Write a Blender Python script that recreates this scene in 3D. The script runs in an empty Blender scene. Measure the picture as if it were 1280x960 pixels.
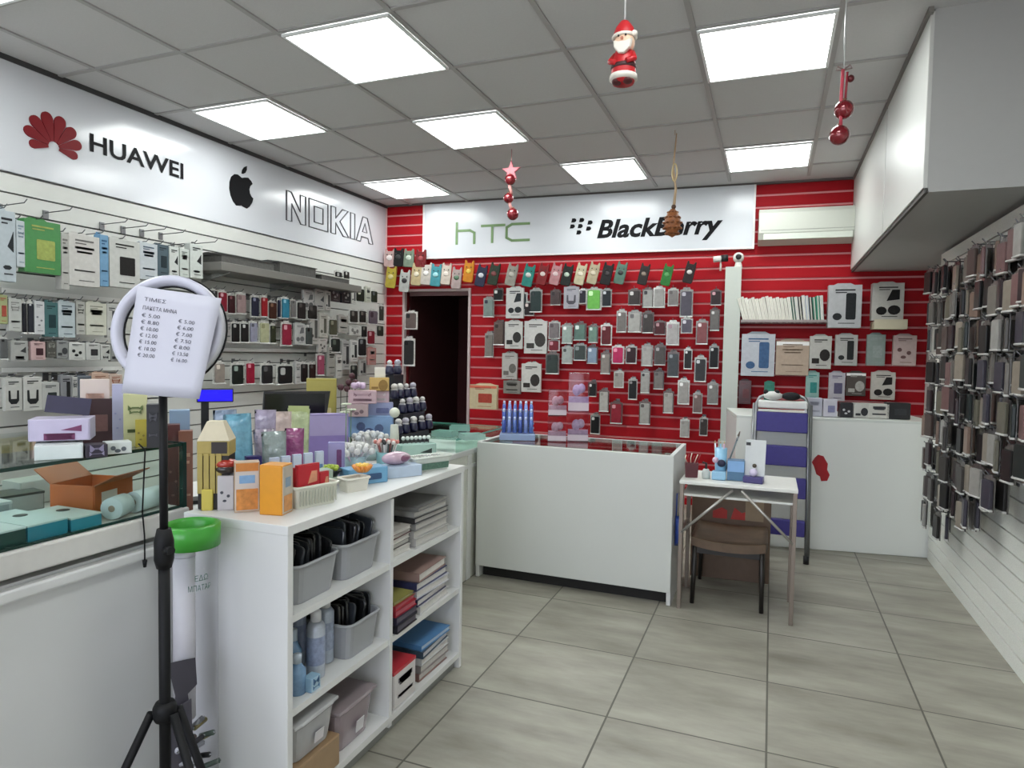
import bpy, bmesh, math, random
from mathutils import Vector, Matrix
rnd = random.Random(11)
PI = math.pi
SC = bpy.context.scene
COL = SC.collection

# ------------------------------------------------------------------ camera model of the photograph
FPX = 823.4
YAW, PIT, ROL = math.radians(21.4727), math.radians(-2.6132), math.radians(1.0247)
EYE = Vector((0, 0, 1.301))
def _axes():
    cy, sy, cp, sp, cr, sr = math.cos(YAW), math.sin(YAW), math.cos(PIT), math.sin(PIT), math.cos(ROL), math.sin(ROL)
    f = Vector((-sy*cp, cy*cp, sp)); r = Vector((cy, sy, 0)); u = r.cross(f)
    return cr*r + sr*u, -sr*r + cr*u, f
RT, UP, FW = _axes()
def ray(u, v): return RT*((u-640)/FPX) + UP*((480-v)/FPX) + FW
def at(u, v, ax, val):
    d = ray(u, v); k = 'xyz'.index(ax); return EYE + d*((val-EYE[k])/d[k])
def depth(p): return (Vector(p)-EYE).dot(FW)
BTH = math.atan(.052)                      # the back wall is not quite square to the side walls
BO = Vector((-3.68, 5.79, 0)); BX = Vector((math.cos(BTH), math.sin(BTH), 0)); BN = Vector((-math.sin(BTH), math.cos(BTH), 0))
def bw(u, v, off=0):                       # photo pixel -> point OFF metres in front of the back wall
    d = ray(u, v); return EYE + d*(((BO-EYE).dot(BN)-off)/d.dot(BN))
def bs(u, v, off=0): p = bw(u, v, off); return (p-BO).dot(BX), p.z

# ------------------------------------------------------------------ materials
def lin(h):
    if isinstance(h, str):
        h = h.lstrip('#'); h = h if len(h) == 6 else ''.join(c*2 for c in h); h = tuple(int(h[i:i+2], 16)/255 for i in (0, 2, 4))
    return tuple(c/12.92 if c <= .04045 else ((c+.055)/1.055)**2.4 for c in h[:3]) + (1,)
_M = {}
def mat(col, rough=.5, metal=0., coat=0., noise=.06, nscale=30., bump=0., bscale=200., spec=.5, emit=0., trans=0.):
    key = (col, rough, metal, coat, noise, nscale, bump, bscale, spec, emit, trans)
    if key in _M: return _M[key]
    m = bpy.data.materials.new('surface'); m.use_nodes = True
    nt = m.node_tree; b = nt.nodes['Principled BSDF']
    c = lin(col)
    b.inputs['Base Color'].default_value = c
    b.inputs['Roughness'].default_value = rough
    b.inputs['Metallic'].default_value = metal
    b.inputs['Coat Weight'].default_value = coat
    b.inputs['Coat Roughness'].default_value = .08
    b.inputs['Specular IOR Level'].default_value = spec
    b.inputs['Transmission Weight'].default_value = trans
    if emit:
        b.inputs['Emission Color'].default_value = c; b.inputs['Emission Strength'].default_value = emit
    if noise or bump:
        tc = nt.nodes.new('ShaderNodeTexCoord')
    if noise:
        n = nt.nodes.new('ShaderNodeTexNoise'); n.inputs['Scale'].default_value = nscale; n.inputs['Detail'].default_value = 3
        nt.links.new(tc.outputs['Object'], n.inputs['Vector'])
        mx = nt.nodes.new('ShaderNodeMix'); mx.data_type = 'RGBA'
        mx.inputs['A'].default_value = tuple(max(0, x*(1-noise)) for x in c[:3])+(1,)
        mx.inputs['B'].default_value = tuple(min(1, x*(1+noise)+noise*.01) for x in c[:3])+(1,)
        nt.links.new(n.outputs['Fac'], mx.inputs['Factor']); nt.links.new(mx.outputs['Result'], b.inputs['Base Color'])
    if bump:
        n2 = nt.nodes.new('ShaderNodeTexNoise'); n2.inputs['Scale'].default_value = bscale; n2.inputs['Detail'].default_value = 2
        nt.links.new(tc.outputs['Object'], n2.inputs['Vector'])
        bp = nt.nodes.new('ShaderNodeBump'); bp.inputs['Strength'].default_value = bump; bp.inputs['Distance'].default_value = .01
        nt.links.new(n2.outputs['Fac'], bp.inputs['Height']); nt.links.new(bp.outputs['Normal'], b.inputs['Normal'])
        if coat: nt.links.new(bp.outputs['Normal'], b.inputs['Coat Normal'])
    _M[key] = m
    return m
def glass(tint='#f6fbf9', gloss=.12, key=None):
    k = ('glass', tint, gloss)
    if k in _M: return _M[k]
    m = bpy.data.materials.new('thin_glass'); m.use_nodes = True
    nt = m.node_tree; nt.nodes.remove(nt.nodes['Principled BSDF'])
    tr = nt.nodes.new('ShaderNodeBsdfTransparent'); tr.inputs[0].default_value = lin(tint)
    gl = nt.nodes.new('ShaderNodeBsdfGlossy'); gl.inputs['Roughness'].default_value = .03
    lw_ = nt.nodes.new('ShaderNodeLayerWeight'); lw_.inputs[0].default_value = .5
    fr = nt.nodes.new('ShaderNodeMath'); fr.operation = 'POWER'; fr.inputs[1].default_value = 5; nt.links.new(lw_.outputs['Facing'], fr.inputs[0])
    n = nt.nodes.new('ShaderNodeTexNoise'); n.inputs['Scale'].default_value = 3
    ma = nt.nodes.new('ShaderNodeMath'); ma.operation = 'MULTIPLY_ADD'; ma.inputs[1].default_value = gloss
    mx = nt.nodes.new('ShaderNodeMixShader')
    nt.links.new(n.outputs['Fac'], ma.inputs[0]); nt.links.new(fr.outputs[0], ma.inputs[2])
    nt.links.new(ma.outputs[0], mx.inputs[0]); nt.links.new(tr.outputs[0], mx.inputs[1]); nt.links.new(gl.outputs[0], mx.inputs[2])
    nt.links.new(mx.outputs[0], nt.nodes['Material Output'].inputs[0])
    _M[k] = m
    return m
WHITE = mat('#d6d6d0', .45, noise=.02)
BLACK = mat('#121214', .45, noise=.1)
CHROME = mat('#b9bbbd', .25, 1., noise=.03)

# ------------------------------------------------------------------ mesh builder
class MB:
    def __init__(s): s.b = bmesh.new()
    def _tag(s, geom, mi, smooth=False):
        for f in geom: f.material_index = mi; f.smooth = smooth
    def box(s, c, d, mi=0, bev=0., M=None, seg=2):
        b2 = bmesh.new(); bmesh.ops.create_cube(b2, size=1)
        bmesh.ops.scale(b2, vec=Vector(d), verts=b2.verts)
        if bev: bmesh.ops.bevel(b2, geom=list(b2.edges), offset=bev, segments=seg, affect='EDGES', profile=.5)
        bmesh.ops.translate(b2, vec=Vector(c), verts=b2.verts)
        return s.join(b2, mi, M)
    def join(s, b2, mi=0, M=None, smooth=False):
        if M is not None: bmesh.ops.transform(b2, matrix=M, verts=b2.verts)
        mp = {}
        for v in b2.verts: mp[v] = s.b.verts.new(v.co)
        for f in b2.faces:
            try: g = s.b.faces.new([mp[v] for v in f.verts])
            except ValueError: continue
            g.material_index = mi; g.smooth = smooth or f.smooth
        b2.free(); return s
    def prism(s, pts, d0, d1, mi=0, M=None, bev=0., axis='y'):
        """2-D outline (x, z) swept from y = d0 to d1."""
        b2 = bmesh.new()
        f = lambda p, d: {'y': (p[0], d, p[1]), 'x': (d, p[0], p[1]), 'z': (p[0], p[1], d)}[axis]
        A = [b2.verts.new(f(p, d0)) for p in pts]; B = [b2.verts.new(f(p, d1)) for p in pts]
        n = len(pts)
        fa = b2.faces.new(A); fb = b2.faces.new(B[::-1])
        for i in range(n): b2.faces.new((A[i], B[i], B[(i+1) % n], A[(i+1) % n]))
        bmesh.ops.recalc_face_normals(b2, faces=b2.faces)
        if bev:
            es = [e for fc in (fa, fb) for e in fc.edges]
            bmesh.ops.bevel(b2, geom=list(set(es)), offset=bev, segments=2, affect='EDGES', profile=.5)
        return s.join(b2, mi, M)
    def tube(s, path, r, mi=0, n=8, closed=False, r1=None):
        path = [Vector(p) for p in path]; m = len(path); rings = []
        up = Vector((0, 0, 1)); prev = None
        for i, p in enumerate(path):
            a = path[(i-1) % m] if (i or closed) else p; c = path[(i+1) % m] if (i < m-1 or closed) else p
            t = (c-a).normalized()
            if prev is None:
                x = t.cross(up) if abs(t.dot(up)) < .95 else t.cross(Vector((1, 0, 0)))
            else: x = prev - t*prev.dot(t)
            x.normalize(); prev = x; y = t.cross(x)
            rr = r if r1 is None else r+(r1-r)*i/(m-1)
            rings.append([s.b.verts.new(p + x*rr*math.cos(2*PI*k/n) + y*rr*math.sin(2*PI*k/n)) for k in range(n)])
        for i in range(m if closed else m-1):
            A, B = rings[i], rings[(i+1) % m]
            for k in range(n):
                f = s.b.faces.new((A[k], A[(k+1) % n], B[(k+1) % n], B[k])); f.material_index = mi; f.smooth = True
        if not closed:
            for R in (rings[0][::-1], rings[-1]):
                f = s.b.faces.new(R); f.material_index = mi
        return s
    def lathe(s, prof, c=(0, 0, 0), n=20, mi=0, M=None, smooth=True):
        b2 = bmesh.new(); rings = []
        for r, z in prof:
            if r < 1e-6: rings.append([b2.verts.new((c[0], c[1], c[2]+z))])
            else: rings.append([b2.verts.new((c[0]+r*math.cos(2*PI*k/n), c[1]+r*math.sin(2*PI*k/n), c[2]+z)) for k in range(n)])
        for A, B in zip(rings, rings[1:]):
            for k in range(n):
                q = [A[k % len(A)], A[(k+1) % len(A)], B[(k+1) % len(B)], B[k % len(B)]]
                q = [v for i, v in enumerate(q) if v not in q[:i]]
                if len(q) > 2: b2.faces.new(q)
        bmesh.ops.recalc_face_normals(b2, faces=b2.faces)
        return s.join(b2, mi, M, smooth)
    def ball(s, c, r, mi=0, n=12, sc=(1, 1, 1), M=None):
        b2 = bmesh.new(); bmesh.ops.create_uvsphere(b2, u_segments=n, v_segments=max(6, n*2//3), radius=r)
        bmesh.ops.scale(b2, vec=Vector(sc), verts=b2.verts); bmesh.ops.translate(b2, vec=Vector(c), verts=b2.verts)
        return s.join(b2, mi, M, True)
    def pillow(s, w, d, h, mi=0, n=9, seed=0, c=(0, 0, 0), crimp=.006, puff=1.):
        """soft bag: flat crimped edges, swollen middle; width x, thickness y, height z from the base."""
        r = random.Random(seed); F, B = [], []
        for j in range(n+1):
            fr, bk = [], []
            for i in range(n+1):
                u, v = i/n, j/n
                k = max(0, math.sin(PI*u)*math.sin(PI*min(1, v*1.02)))**.45 * (1+.25*(.5-v)) * puff
                y = d/2*k*(1+r.uniform(-.18, .18))
                x = (u-.5)*w*(1-.05*math.sin(PI*v)); z = v*h
                if i in (0, n) or j in (0, n):
                    vv = s.b.verts.new((c[0]+x, c[1], c[2]+z)); fr.append(vv); bk.append(vv)
                else:
                    fr.append(s.b.verts.new((c[0]+x, c[1]-y, c[2]+z))); bk.append(s.b.verts.new((c[0]+x, c[1]+y, c[2]+z)))
            F.append(fr); B.append(bk)
        for j in range(n):
            for i in range(n):
                f = s.b.faces.new((F[j][i], F[j][i+1], F[j+1][i+1], F[j+1][i])); f.material_index = mi; f.smooth = True
                q = (B[j][i+1], B[j][i], B[j+1][i], B[j+1][i+1])
                try: f = s.b.faces.new(q); f.material_index = mi; f.smooth = True
                except ValueError: pass
        return s
    def mesh(s, *mats):
        me = bpy.data.meshes.new('mesh'); s.b.normal_update(); s.b.to_mesh(me); s.b.free()
        for m in mats: me.materials.append(m)
        return me
def rrect(w, h, r, n=4, cx=0, cz=0):
    P = []
    for sx, sz, a0 in ((1, -1, -PI/2), (1, 1, 0), (-1, 1, PI/2), (-1, -1, PI)):
        for k in range(n+1):
            a = a0+PI/2*k/n; P.append((cx+sx*(w/2-r)+r*math.cos(a), cz+sz*(h/2-r)+r*math.sin(a)))
    return P
def ell(rx, rz, cx=0, cz=0, n=20, a0=0, a1=2*PI):
    return [(cx+rx*math.cos(a0+(a1-a0)*k/n), cz+rz*math.sin(a0+(a1-a0)*k/n)) for k in range(n)]

# ------------------------------------------------------------------ objects
_labels = {}
def tag(o, label, cat, group=None):
    o['label'] = label; o['category'] = cat
    if group: o['group'] = group
    return o
def empty(name, loc, rz=0., label=None, cat=None, group=None, rot=None, sc=None):
    o = bpy.data.objects.new(name, None); COL.objects.link(o)
    o.empty_display_size = .05
    o.location = loc; o.rotation_euler = rot if rot else (0, 0, rz)
    if sc: o.scale = sc
    if label: tag(o, label, cat, group)
    return o
def put(name, me, parent=None, loc=(0, 0, 0), rz=0., rot=None, label=None):
    o = bpy.data.objects.new(name, me); COL.objects.link(o)
    o.parent = parent; o.location = loc; o.rotation_euler = rot if rot else (0, 0, rz)
    if label: o['label'] = label
    return o
def struct(name, me, loc=(0, 0, 0), rz=0., parent=None):
    o = put(name, me, parent, loc, rz)
    if parent is None: o['kind'] = 'structure'
    return o
def B1(c, d, m, bev=0.): return MB().box(c, d, 0, bev).mesh(m)
def text_mesh(s, m, ext=.004, shear=0., bold=0.):
    cu = bpy.data.curves.new('lettering', 'FONT'); cu.body = s; cu.size = 1; cu.extrude = 0; cu.shear = shear; cu.offset = bold
    cu.resolution_u = 3
    o = bpy.data.objects.new('tmp', cu); COL.objects.link(o)
    dg = bpy.context.evaluated_depsgraph_get(); dg.update()
    me = bpy.data.meshes.new_from_object(o.evaluated_get(dg))
    bpy.data.objects.remove(o); bpy.data.curves.remove(cu)
    me.materials.clear(); me.materials.append(m)
    return me
def fit(me, x0, z0, x1, z1, y=0.):
    """lay a flat mesh (XY) upright into the rectangle x0..x1, z0..z1 (facing -Y)."""
    X = [v.co.x for v in me.vertices]; Y = [v.co.y for v in me.vertices]
    a, b, c, d = min(X), max(X), min(Y), max(Y)
    for v in me.vertices: v.co = ((v.co.x-a)/(b-a)*(x1-x0)+x0, y, (v.co.y-c)/(d-c)*(z1-z0)+z0)
    me.update(); return me
def facing(p, turn=0.):
    """rotation about Z that turns local -Y towards the viewpoint."""
    dx, dy = EYE.x-p[0], EYE.y-p[1]; return math.atan2(dx, -dy)+turn
ORD = ('first second third fourth fifth sixth seventh eighth ninth tenth eleventh twelfth thirteenth fourteenth fifteenth sixteenth seventeenth eighteenth nineteenth twentieth '
       'twenty-first twenty-second twenty-third twenty-fourth twenty-fifth twenty-sixth twenty-seventh twenty-eighth twenty-ninth thirtieth').split()
LAMP, SKY, EXPO = 8.0, 2.8, 0.82
# ================================================================== THE ROOM
HC = 2.768
# floor: square stone tiles, one procedural surface
def floor_mat():
    m = bpy.data.materials.new('stone_floor_tiles'); m.use_nodes = True; nt = m.node_tree; N = nt.nodes; L = nt.links; b = N['Principled BSDF']
    geo = N.new('ShaderNodeTexCoord'); sep = N.new('ShaderNodeSeparateXYZ'); L.new(geo.outputs['Object'], sep.inputs[0])
    def M(op, a, c=None, d=None):
        n = N.new('ShaderNodeMath'); n.operation = op
        for i, x in enumerate((a, c, d)):
            if x is None: continue
            if isinstance(x, (int, float)): n.inputs[i].default_value = x
            else: L.new(x, n.inputs[i])
        return n.outputs[0]
    ux = M('DIVIDE', M('ADD', sep.outputs[0], 1.050), .538); uy = M('DIVIDE', M('SUBTRACT', sep.outputs[1], 2.291), .509)
    fx = M('FRACT', ux); fy = M('FRACT', uy)
    ex = M('MINIMUM', fx, M('SUBTRACT', 1., fx)); ey = M('MINIMUM', fy, M('SUBTRACT', 1., fy))
    e = M('MINIMUM', ex, ey)
    g = M('LESS_THAN', e, .0065)
    cb = N.new('ShaderNodeCombineXYZ'); L.new(M('FLOOR', ux), cb.inputs[0]); L.new(M('FLOOR', uy), cb.inputs[1])
    wn = N.new('ShaderNodeTexWhiteNoise'); L.new(cb.outputs[0], wn.inputs['Vector'])
    mp = N.new('ShaderNodeMapping'); mp.inputs['Scale'].default_value = (1.6, 5.5, 1); L.new(geo.outputs['Object'], mp.inputs[0])
    ad = N.new('ShaderNodeVectorMath'); ad.operation = 'MULTIPLY_ADD'; ad.inputs[1].default_value = (7, 7, 7)
    L.new(wn.outputs['Color'], ad.inputs[0]); L.new(mp.outputs[0], ad.inputs[2])
    n1 = N.new('ShaderNodeTexNoise'); n1.inputs['Scale'].default_value = 1.1; n1.inputs['Detail'].default_value = 7; n1.inputs['Roughness'].default_value = .62; L.new(ad.outputs[0], n1.inputs['Vector'])
    cr = N.new('ShaderNodeValToRGB'); cr.color_ramp.elements[0].position = .3; cr.color_ramp.elements[0].color = lin('#7c786d'); cr.color_ramp.elements[1].position = .68; cr.color_ramp.elements[1].color = lin('#a5a296')
    L.new(n1.outputs['Fac'], cr.inputs[0])
    mx = N.new('ShaderNodeMix'); mx.data_type = 'RGBA'; mx.inputs['B'].default_value = lin('#57544c')
    L.new(g, mx.inputs['Factor']); L.new(cr.outputs[0], mx.inputs['A']); L.new(mx.outputs['Result'], b.inputs['Base Color'])
    b.inputs['Roughness'].default_value = .42; b.inputs['Specular IOR Level'].default_value = .35
    bp = N.new('ShaderNodeBump'); bp.inputs['Strength'].default_value = .25; bp.inputs['Distance'].default_value = .004
    L.new(M('MULTIPLY', g, -1.), bp.inputs['Height']); L.new(bp.outputs[0], b.inputs['Normal'])
    return m
struct('floor', B1((-1.2, 1.9, -.05), (5.6, 9.6, .1), floor_mat()))
ceil_m = mat('#c3c2c2', .9, noise=.05, nscale=90, bump=.15, bscale=260)
struct('ceiling', B1((-1.2, 1.9, HC+.05), (5.6, 9.6, .1), ceil_m))
grid = MB()
gx = [-.975+.6*i for i in range(-4, 4)]; gy = [3.088+.6*j for j in range(-8, 5)]
for x in gx: grid.box((x, 1.8, HC-.004), (.024, 8.0, .008))
for y in gy: grid.box((-1.28, y, HC-.0035), (4.8, .024, .007))
struct('ceiling_grid', grid.mesh(mat('#a3a1a0', .5, noise=.02)))  # thin shadows along the bars are put into their darker grey
# side walls
plaster = mat('#cfcfca', .8, noise=.03, nscale=8)
struct('wall_left', B1((-3.79, 1.9, HC/2), (.18, 8.4, HC), plaster))
struct('wall_right', B1((1.2, 1.9, HC/2), (.14, 8.6, HC), plaster))
fw = MB()
fw.box((-1.25, -2.25, .2), (5.0, .1, .4)).box((-1.25, -2.25, 2.62), (5.0, .1, .3)).box((-3.45, -2.25, 1.4), (.5, .1, 2.2)).box((.95, -2.25, 1.4), (.5, .1, 2.2))
struct('wall_front', fw.mesh(plaster))
# slatted display panels: boards with grooves between them
def slats(s0, s1, z0, z1, pitch, groove, zref, thick=.018):
    """boards in local x (s), facing -Y; material 0 board, 1 groove strip"""
    b = MB(); b.box(((s0+s1)/2, -.003, (z0+z1)/2), (s1-s0, .006, z1-z0), 1)
    k = math.floor((z0-zref)/pitch)-1
    z = zref+k*pitch
    while z < z1:
        a, c = max(z0, z+groove/2), min(z1, z+pitch-groove/2)
        if c-a > .004: b.box(((s0+s1)/2, -.006-thick/2, (a+c)/2), (s1-s0, thick, c-a), 0)
        z += pitch
    return b
wslat = mat('#c6c7c2', .4, noise=.03, nscale=12); dark_groove = mat('#5b5b58', .6)
struct('trim_slatwall_left', slats(-1.4, 5.79, 0, 2.178, .1, .009, 2.178).mesh(wslat, dark_groove), (-3.68, 0, 0), PI/2)
# speckled right-hand panel, a built-out wall that stops before the back counter
def speckle():
    m = mat('#e2e3dc', .6, noise=.2, nscale=160); return m
struct('trim_slatwall_right', slats(-5.0, 1.5, 0, 2.0, .08, .008, .075).mesh(speckle(), mat('#3c3c3a', .7)), (1.02, 0, 0), -PI/2)
struct('wall_right_core', B1((1.075, 1.75, 1.0), (.11, 6.5, 2.0), plaster))
# back wall in its own slightly turned frame: s along the wall, -Y towards the shop
red = mat('#a30f1b', .6, noise=.06, nscale=10, spec=.18); lip = mat('#dc9496', .5, noise=.05, spec=.2)  # lip: light reflected by the groove edges is put into its pale pink
BL = 4.83
D0, D1, DT = .215, .95, 1.93
def back(name, s0, s1, z0, z1):
    me = slats(s0, s1, z0, z1, .1, .017, 2.165, .010).mesh(red, lip); return struct(name, me, BO, BTH)
core = MB()
core.box((D0/2-.02, .08, HC/2), (D0+.04-.04, .16, HC)).box(((D0+D1)/2, .08, (DT+HC)/2), (D1-D0, .16, HC-DT)).box(((D1+BL)/2, .08, HC/2), (BL-D1, .16, HC))
struct('wall_back', core.mesh(mat('#7c1218', .7)), BO, BTH)
back('trim_slats_beside_door', 0, D0, 0, DT)
back('trim_slats_over_door', 0, BL, DT, HC)
back('trim_slats_centre', D1, BL, 0, DT)
tr = MB()
tr.box((D0+.012, -.014, DT/2), (.024, .045, DT)).box((D1-.012, -.014, DT/2), (.024, .045, DT)).box(((D0+D1)/2, .01, DT-.012), (D1-D0, .05, .024))
struct('door_1_frame', tr.mesh(mat('#b9a8a6', .5)), BO, BTH)
tr2 = MB(); tr2.box((.012, -.03, HC/2), (.024, .03, HC))
struct('trim_corner', tr2.mesh(mat('#e0c9c8', .5)), BO, BTH)
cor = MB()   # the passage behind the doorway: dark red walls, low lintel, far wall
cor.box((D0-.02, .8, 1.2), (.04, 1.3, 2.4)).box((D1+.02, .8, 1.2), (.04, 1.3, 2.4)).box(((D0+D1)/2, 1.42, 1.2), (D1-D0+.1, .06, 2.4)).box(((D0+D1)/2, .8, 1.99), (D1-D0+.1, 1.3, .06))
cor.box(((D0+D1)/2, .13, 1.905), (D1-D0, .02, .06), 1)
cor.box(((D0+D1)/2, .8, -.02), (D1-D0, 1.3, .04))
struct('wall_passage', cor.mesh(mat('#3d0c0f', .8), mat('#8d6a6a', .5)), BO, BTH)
# boxed-in bulkhead along the right wall
bh = MB()
bh.box((.86, 4.66, 2.39), (.55, 2.82, .755))
bhm = mat('#c2c3be', .5, noise=.02)
o = struct('ceiling_bulkhead', bh.mesh(mat('#a9a9a7', .6, noise=.02)))
for nm, y0, y1 in (('trim_bulkhead_panel_near', 3.25, 4.335), ('trim_bulkhead_panel_far', 4.36, 6.0)):
    struct(nm, B1((.577, (y0+y1)/2, 2.395), (.018, y1-y0, .73), mat('#c9cac6', .4, noise=.01), .003))
struct('trim_bulkhead_edge', B1((.582, 4.63, 2.02), (.014, 2.76, .02), mat('#3f3d3a', .6)))
struct('trim_ceiling_left', B1((-3.665, 1.9, HC-.014), (.03, 7.8, .028), mat('#3c3c3c', .6)))
struct('trim_ceiling_back', B1((BL/2, -.03, HC-.008), (BL, .03, .016), mat('#5a5654', .6)), BO, BTH)
struct('trim_ceiling_right', B1((.566, 4.6, HC-.012), (.02, 2.75, .024), mat('#77736f', .6)))

# ------------------------------------------------------------------ light panels in the ceiling
def panel_mat(s):
    m = bpy.data.materials.new('lit_diffuser'); m.use_nodes = True; nt = m.node_tree; b = nt.nodes['Principled BSDF']
    b.inputs['Base Color'].default_value = (.9, .9, .9, 1)
    b.inputs['Emission Color'].default_value = (.955, 1., .985, 1); b.inputs['Emission Strength'].default_value = s
    return m
PANEL = panel_mat(LAMP)
framem = mat('#e9eceb', .4)
fr = MB()
for sx in (-1, 1):
    fr.box((sx*.28, 0, -.008), (.014, .574, .012)); fr.box((0, sx*.28, -.008), (.546, .014, .012))
fr_me = fr.mesh(framem); df_me = MB().box((0, 0, -.006), (.546, .546, .008)).mesh(PANEL)
LN = {(1, 0): 'square lit ceiling panel nearest the white bulkhead, left of the red bead strings', (-2, 1): 'square lit ceiling panel in the middle, between the large and the small ones',
      (-2, -1): 'large square lit ceiling panel above the shelf unit, closest over the cube shelves', (-4, 0): 'square lit ceiling panel over the black apple emblem',
      (-1, 3): 'small square lit ceiling panel above the black bold sign lettering', (1, 3): 'small square lit ceiling panel above the air conditioner',
      (-4, 3): 'small square lit ceiling panel in the far left corner over the passage', (-4, -3): 'square lit ceiling panel cut off by the top left corner of the view',
      (1, -3): 'square lit ceiling panel overhead by the shop entrance', (-1, -5): 'square lit ceiling panel behind the viewpoint near the window', (-4, -6): 'square lit ceiling panel by the front window and left wall', (1, -7): 'square lit ceiling panel by the front window and right wall'}
for (i, j), lb in LN.items():
    t = empty('ceiling_light', (-.975+.6*i+.3, 3.088+.6*j+.3, HC-.006), 0, lb, 'ceiling light', 'square ceiling panels')
    put('light_frame', fr_me, t); put('diffuser', df_me, t)

# ------------------------------------------------------------------ sign fascias
BAN = mat('#c9cbd0', .16, noise=.02, nscale=2, spec=.6, bump=.12, bscale=3.5)
t = empty('fascia_sign', (-3.68, 2.2, 2.18), PI/2, 'long white fascia sign with five-letter and other phone brand names along the left wall', 'sign')
t['label'] = 'long glossy white fascia with red petal emblem and apple emblem along the left wall'
# local x = y_world-2.2 ; local -y = +x world ; local z = z-2.18
put('sign_panel', B1((1.0, -.012, .286), (5.15, .024, .56), BAN, .003), t)
def lw(u, v): p = at(u, v, 'x', -3.655); return p.y-2.2, p.z-2.18
# petal emblem
c0 = lw(67, 184); R = .165
pet = MB()
for k in range(8):
    a = math.radians(-21+ (180+42)*(k+.5)/8)
    L_ = R*(.93+.17*math.sin(max(0, a)))*(1 if 0 < k < 7 else .86)
    pts = []
    hw_ = math.tan(math.radians(222/16*.93))
    for q in range(15):
        w = 1-(1-q/14)**1.5; r_ = .03+(L_-.03)*w
        wd = r_*hw_ if w < .72 else (.03+(L_-.03)*.72)*hw_*math.sqrt(max(0, 1-((w-.72)/.28)**2.4))
        pts.append((r_, wd))
    out = pts+[(r_, -wd) for r_, wd in pts[-2::-1]]
    out = [(c0[0]+r_*math.cos(a)-w_*math.sin(a), c0[1]+.0+r_*math.sin(a)+w_*math.cos(a)) for r_, w_ in out]
    pet.prism(out, -.024, -.03)
put('petal_emblem', pet.mesh(mat('#740b16', .5, noise=.25, nscale=8, spec=.2)), t, label='dark red flower emblem of eight petals')
ink = mat('#0c0c0f', .6, spec=.15)
me = text_mesh('HUAWEI', ink, bold=.022); a, b_ = lw(112, 189), lw(229, 199)
put('lettering', fit(me, a[0], a[1], b_[0], lw(112, 166)[1]+.0, -.027), t, label='black capital letters HUAWEI')
# apple emblem
ax0, az0 = lw(286, 255); ax1, az1 = lw(317, 220); aw = .235; acx = (ax0+ax1)/2; abz = .155
ap = MB()
body = [(0, .80), (.12, .84), (.27, .87), (.40, .80), (.46, .72), (.36, .63), (.32, .52), (.345, .40), (.42, .31), (.49, .27), (.44, .13), (.33, -.02), (.22, -.10), (.11, -.08), (0, -.05), (-.11, -.08), (-.22, -.10), (-.35, 0), (-.45, .16), (-.5, .35), (-.49, .56), (-.42, .73), (-.29, .84), (-.16, .86)]
ap.prism([(acx+x*aw, abz+.03+z*aw) for x, z in body], -.024, -.029)
leaf = [(0, .93), (.03, 1.05), (.1, 1.15), (.22, 1.22), (.215, 1.10), (.15, .99), (.07, .94)]
ap.prism([(acx+x*aw, abz+.03+z*aw) for x, z in leaf], -.024, -.029)
put('apple_emblem', ap.mesh(ink), t, label='black bitten apple emblem')
# outlined letters
def outline(polys, x0, z0, w, h, lw_, y):
    b = MB()
    for P in polys:
        b.tube([(x0+p[0]*w, y, z0+p[1]*h) for p in P], lw_, 0, 5, True)
    return b
NK = [[(0, 0), (0, 1), (.045, 1), (.135, .42), (.135, 1), (.19, 1), (.19, 0), (.14, 0), (.05, .6), (.05, 0)],
      [(.225, 0), (.225, 1), (.43, 1), (.43, 0)], [(.28, .22), (.28, .78), (.375, .78), (.375, .22)],
      [(.465, 0), (.465, 1), (.52, 1), (.52, .6), (.60, 1), (.67, 1), (.57, .52), (.68, 0), (.61, 0), (.52, .42), (.52, 0)],
      [(.70, 0), (.70, 1), (.755, 1), (.755, 0)],
      [(.775, 0), (.86, 1), (.92, 1), (1, 0), (.945, 0), (.93, .2), (.84, .2), (.83, 0)], [(.855, .4), (.917, .4), (.887, .75)]]
a = lw(358, 275); b_ = lw(466, 305)
put('lettering', outline(NK, a[0], a[1]+.0, b_[0]-a[0], .235, .0065, -.026).mesh(mat('#55555a', .4)), t, label='outlined capital letters NOKIA')
# back sign
s0, z0 = bs(533, 322); s1, z1 = bs(940, 312)
t = empty('fascia_sign', BO+BX*s0+Vector((0, 0, 2.235)), BTH, 'white fascia sign with thin green and bold black lettering on the red back wall', 'sign')
W_, H_ = s1-s0, .515
put('sign_panel', B1((W_/2, -.04, H_/2), (W_, .03, H_), mat('#cfd2d7', .2, noise=.02, nscale=2, bump=.05, bscale=2.5)), t)
e = MB()
e.box((W_/2, -.04, -.008), (W_+.03, .036, .016)).box((-.008, -.04, H_/2), (.016, .036, H_)).box((W_+.008, -.04, H_/2), (.016, .036, H_))
put('sign_frame', e.mesh(mat('#e3dfdd', .4)), t)
def sb(u, v): s, z = bs(u, v, .056); return s-s0, z-2.235
gr = mat('#6f8f5c', .4); a = sb(569, 305); b_ = sb(663, 302); hh = .2; th = .023
hx, hz, hw = a[0], a[1], (b_[0]-a[0])
st = MB()
def bar(x0, z0, x1, z1, w=th):
    d = Vector((x1-x0, 0, z1-z0)); L_ = d.length; an = math.atan2(d.z, d.x)
    st.box((0, 0, 0), (L_+w*.6, .006, w), 0, 0, Matrix.Translation((hx+(x0+x1)/2*hw, -.057, hz+(z0+z1)/2)) @ Matrix.Rotation(-an, 4, 'Y'))
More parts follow.
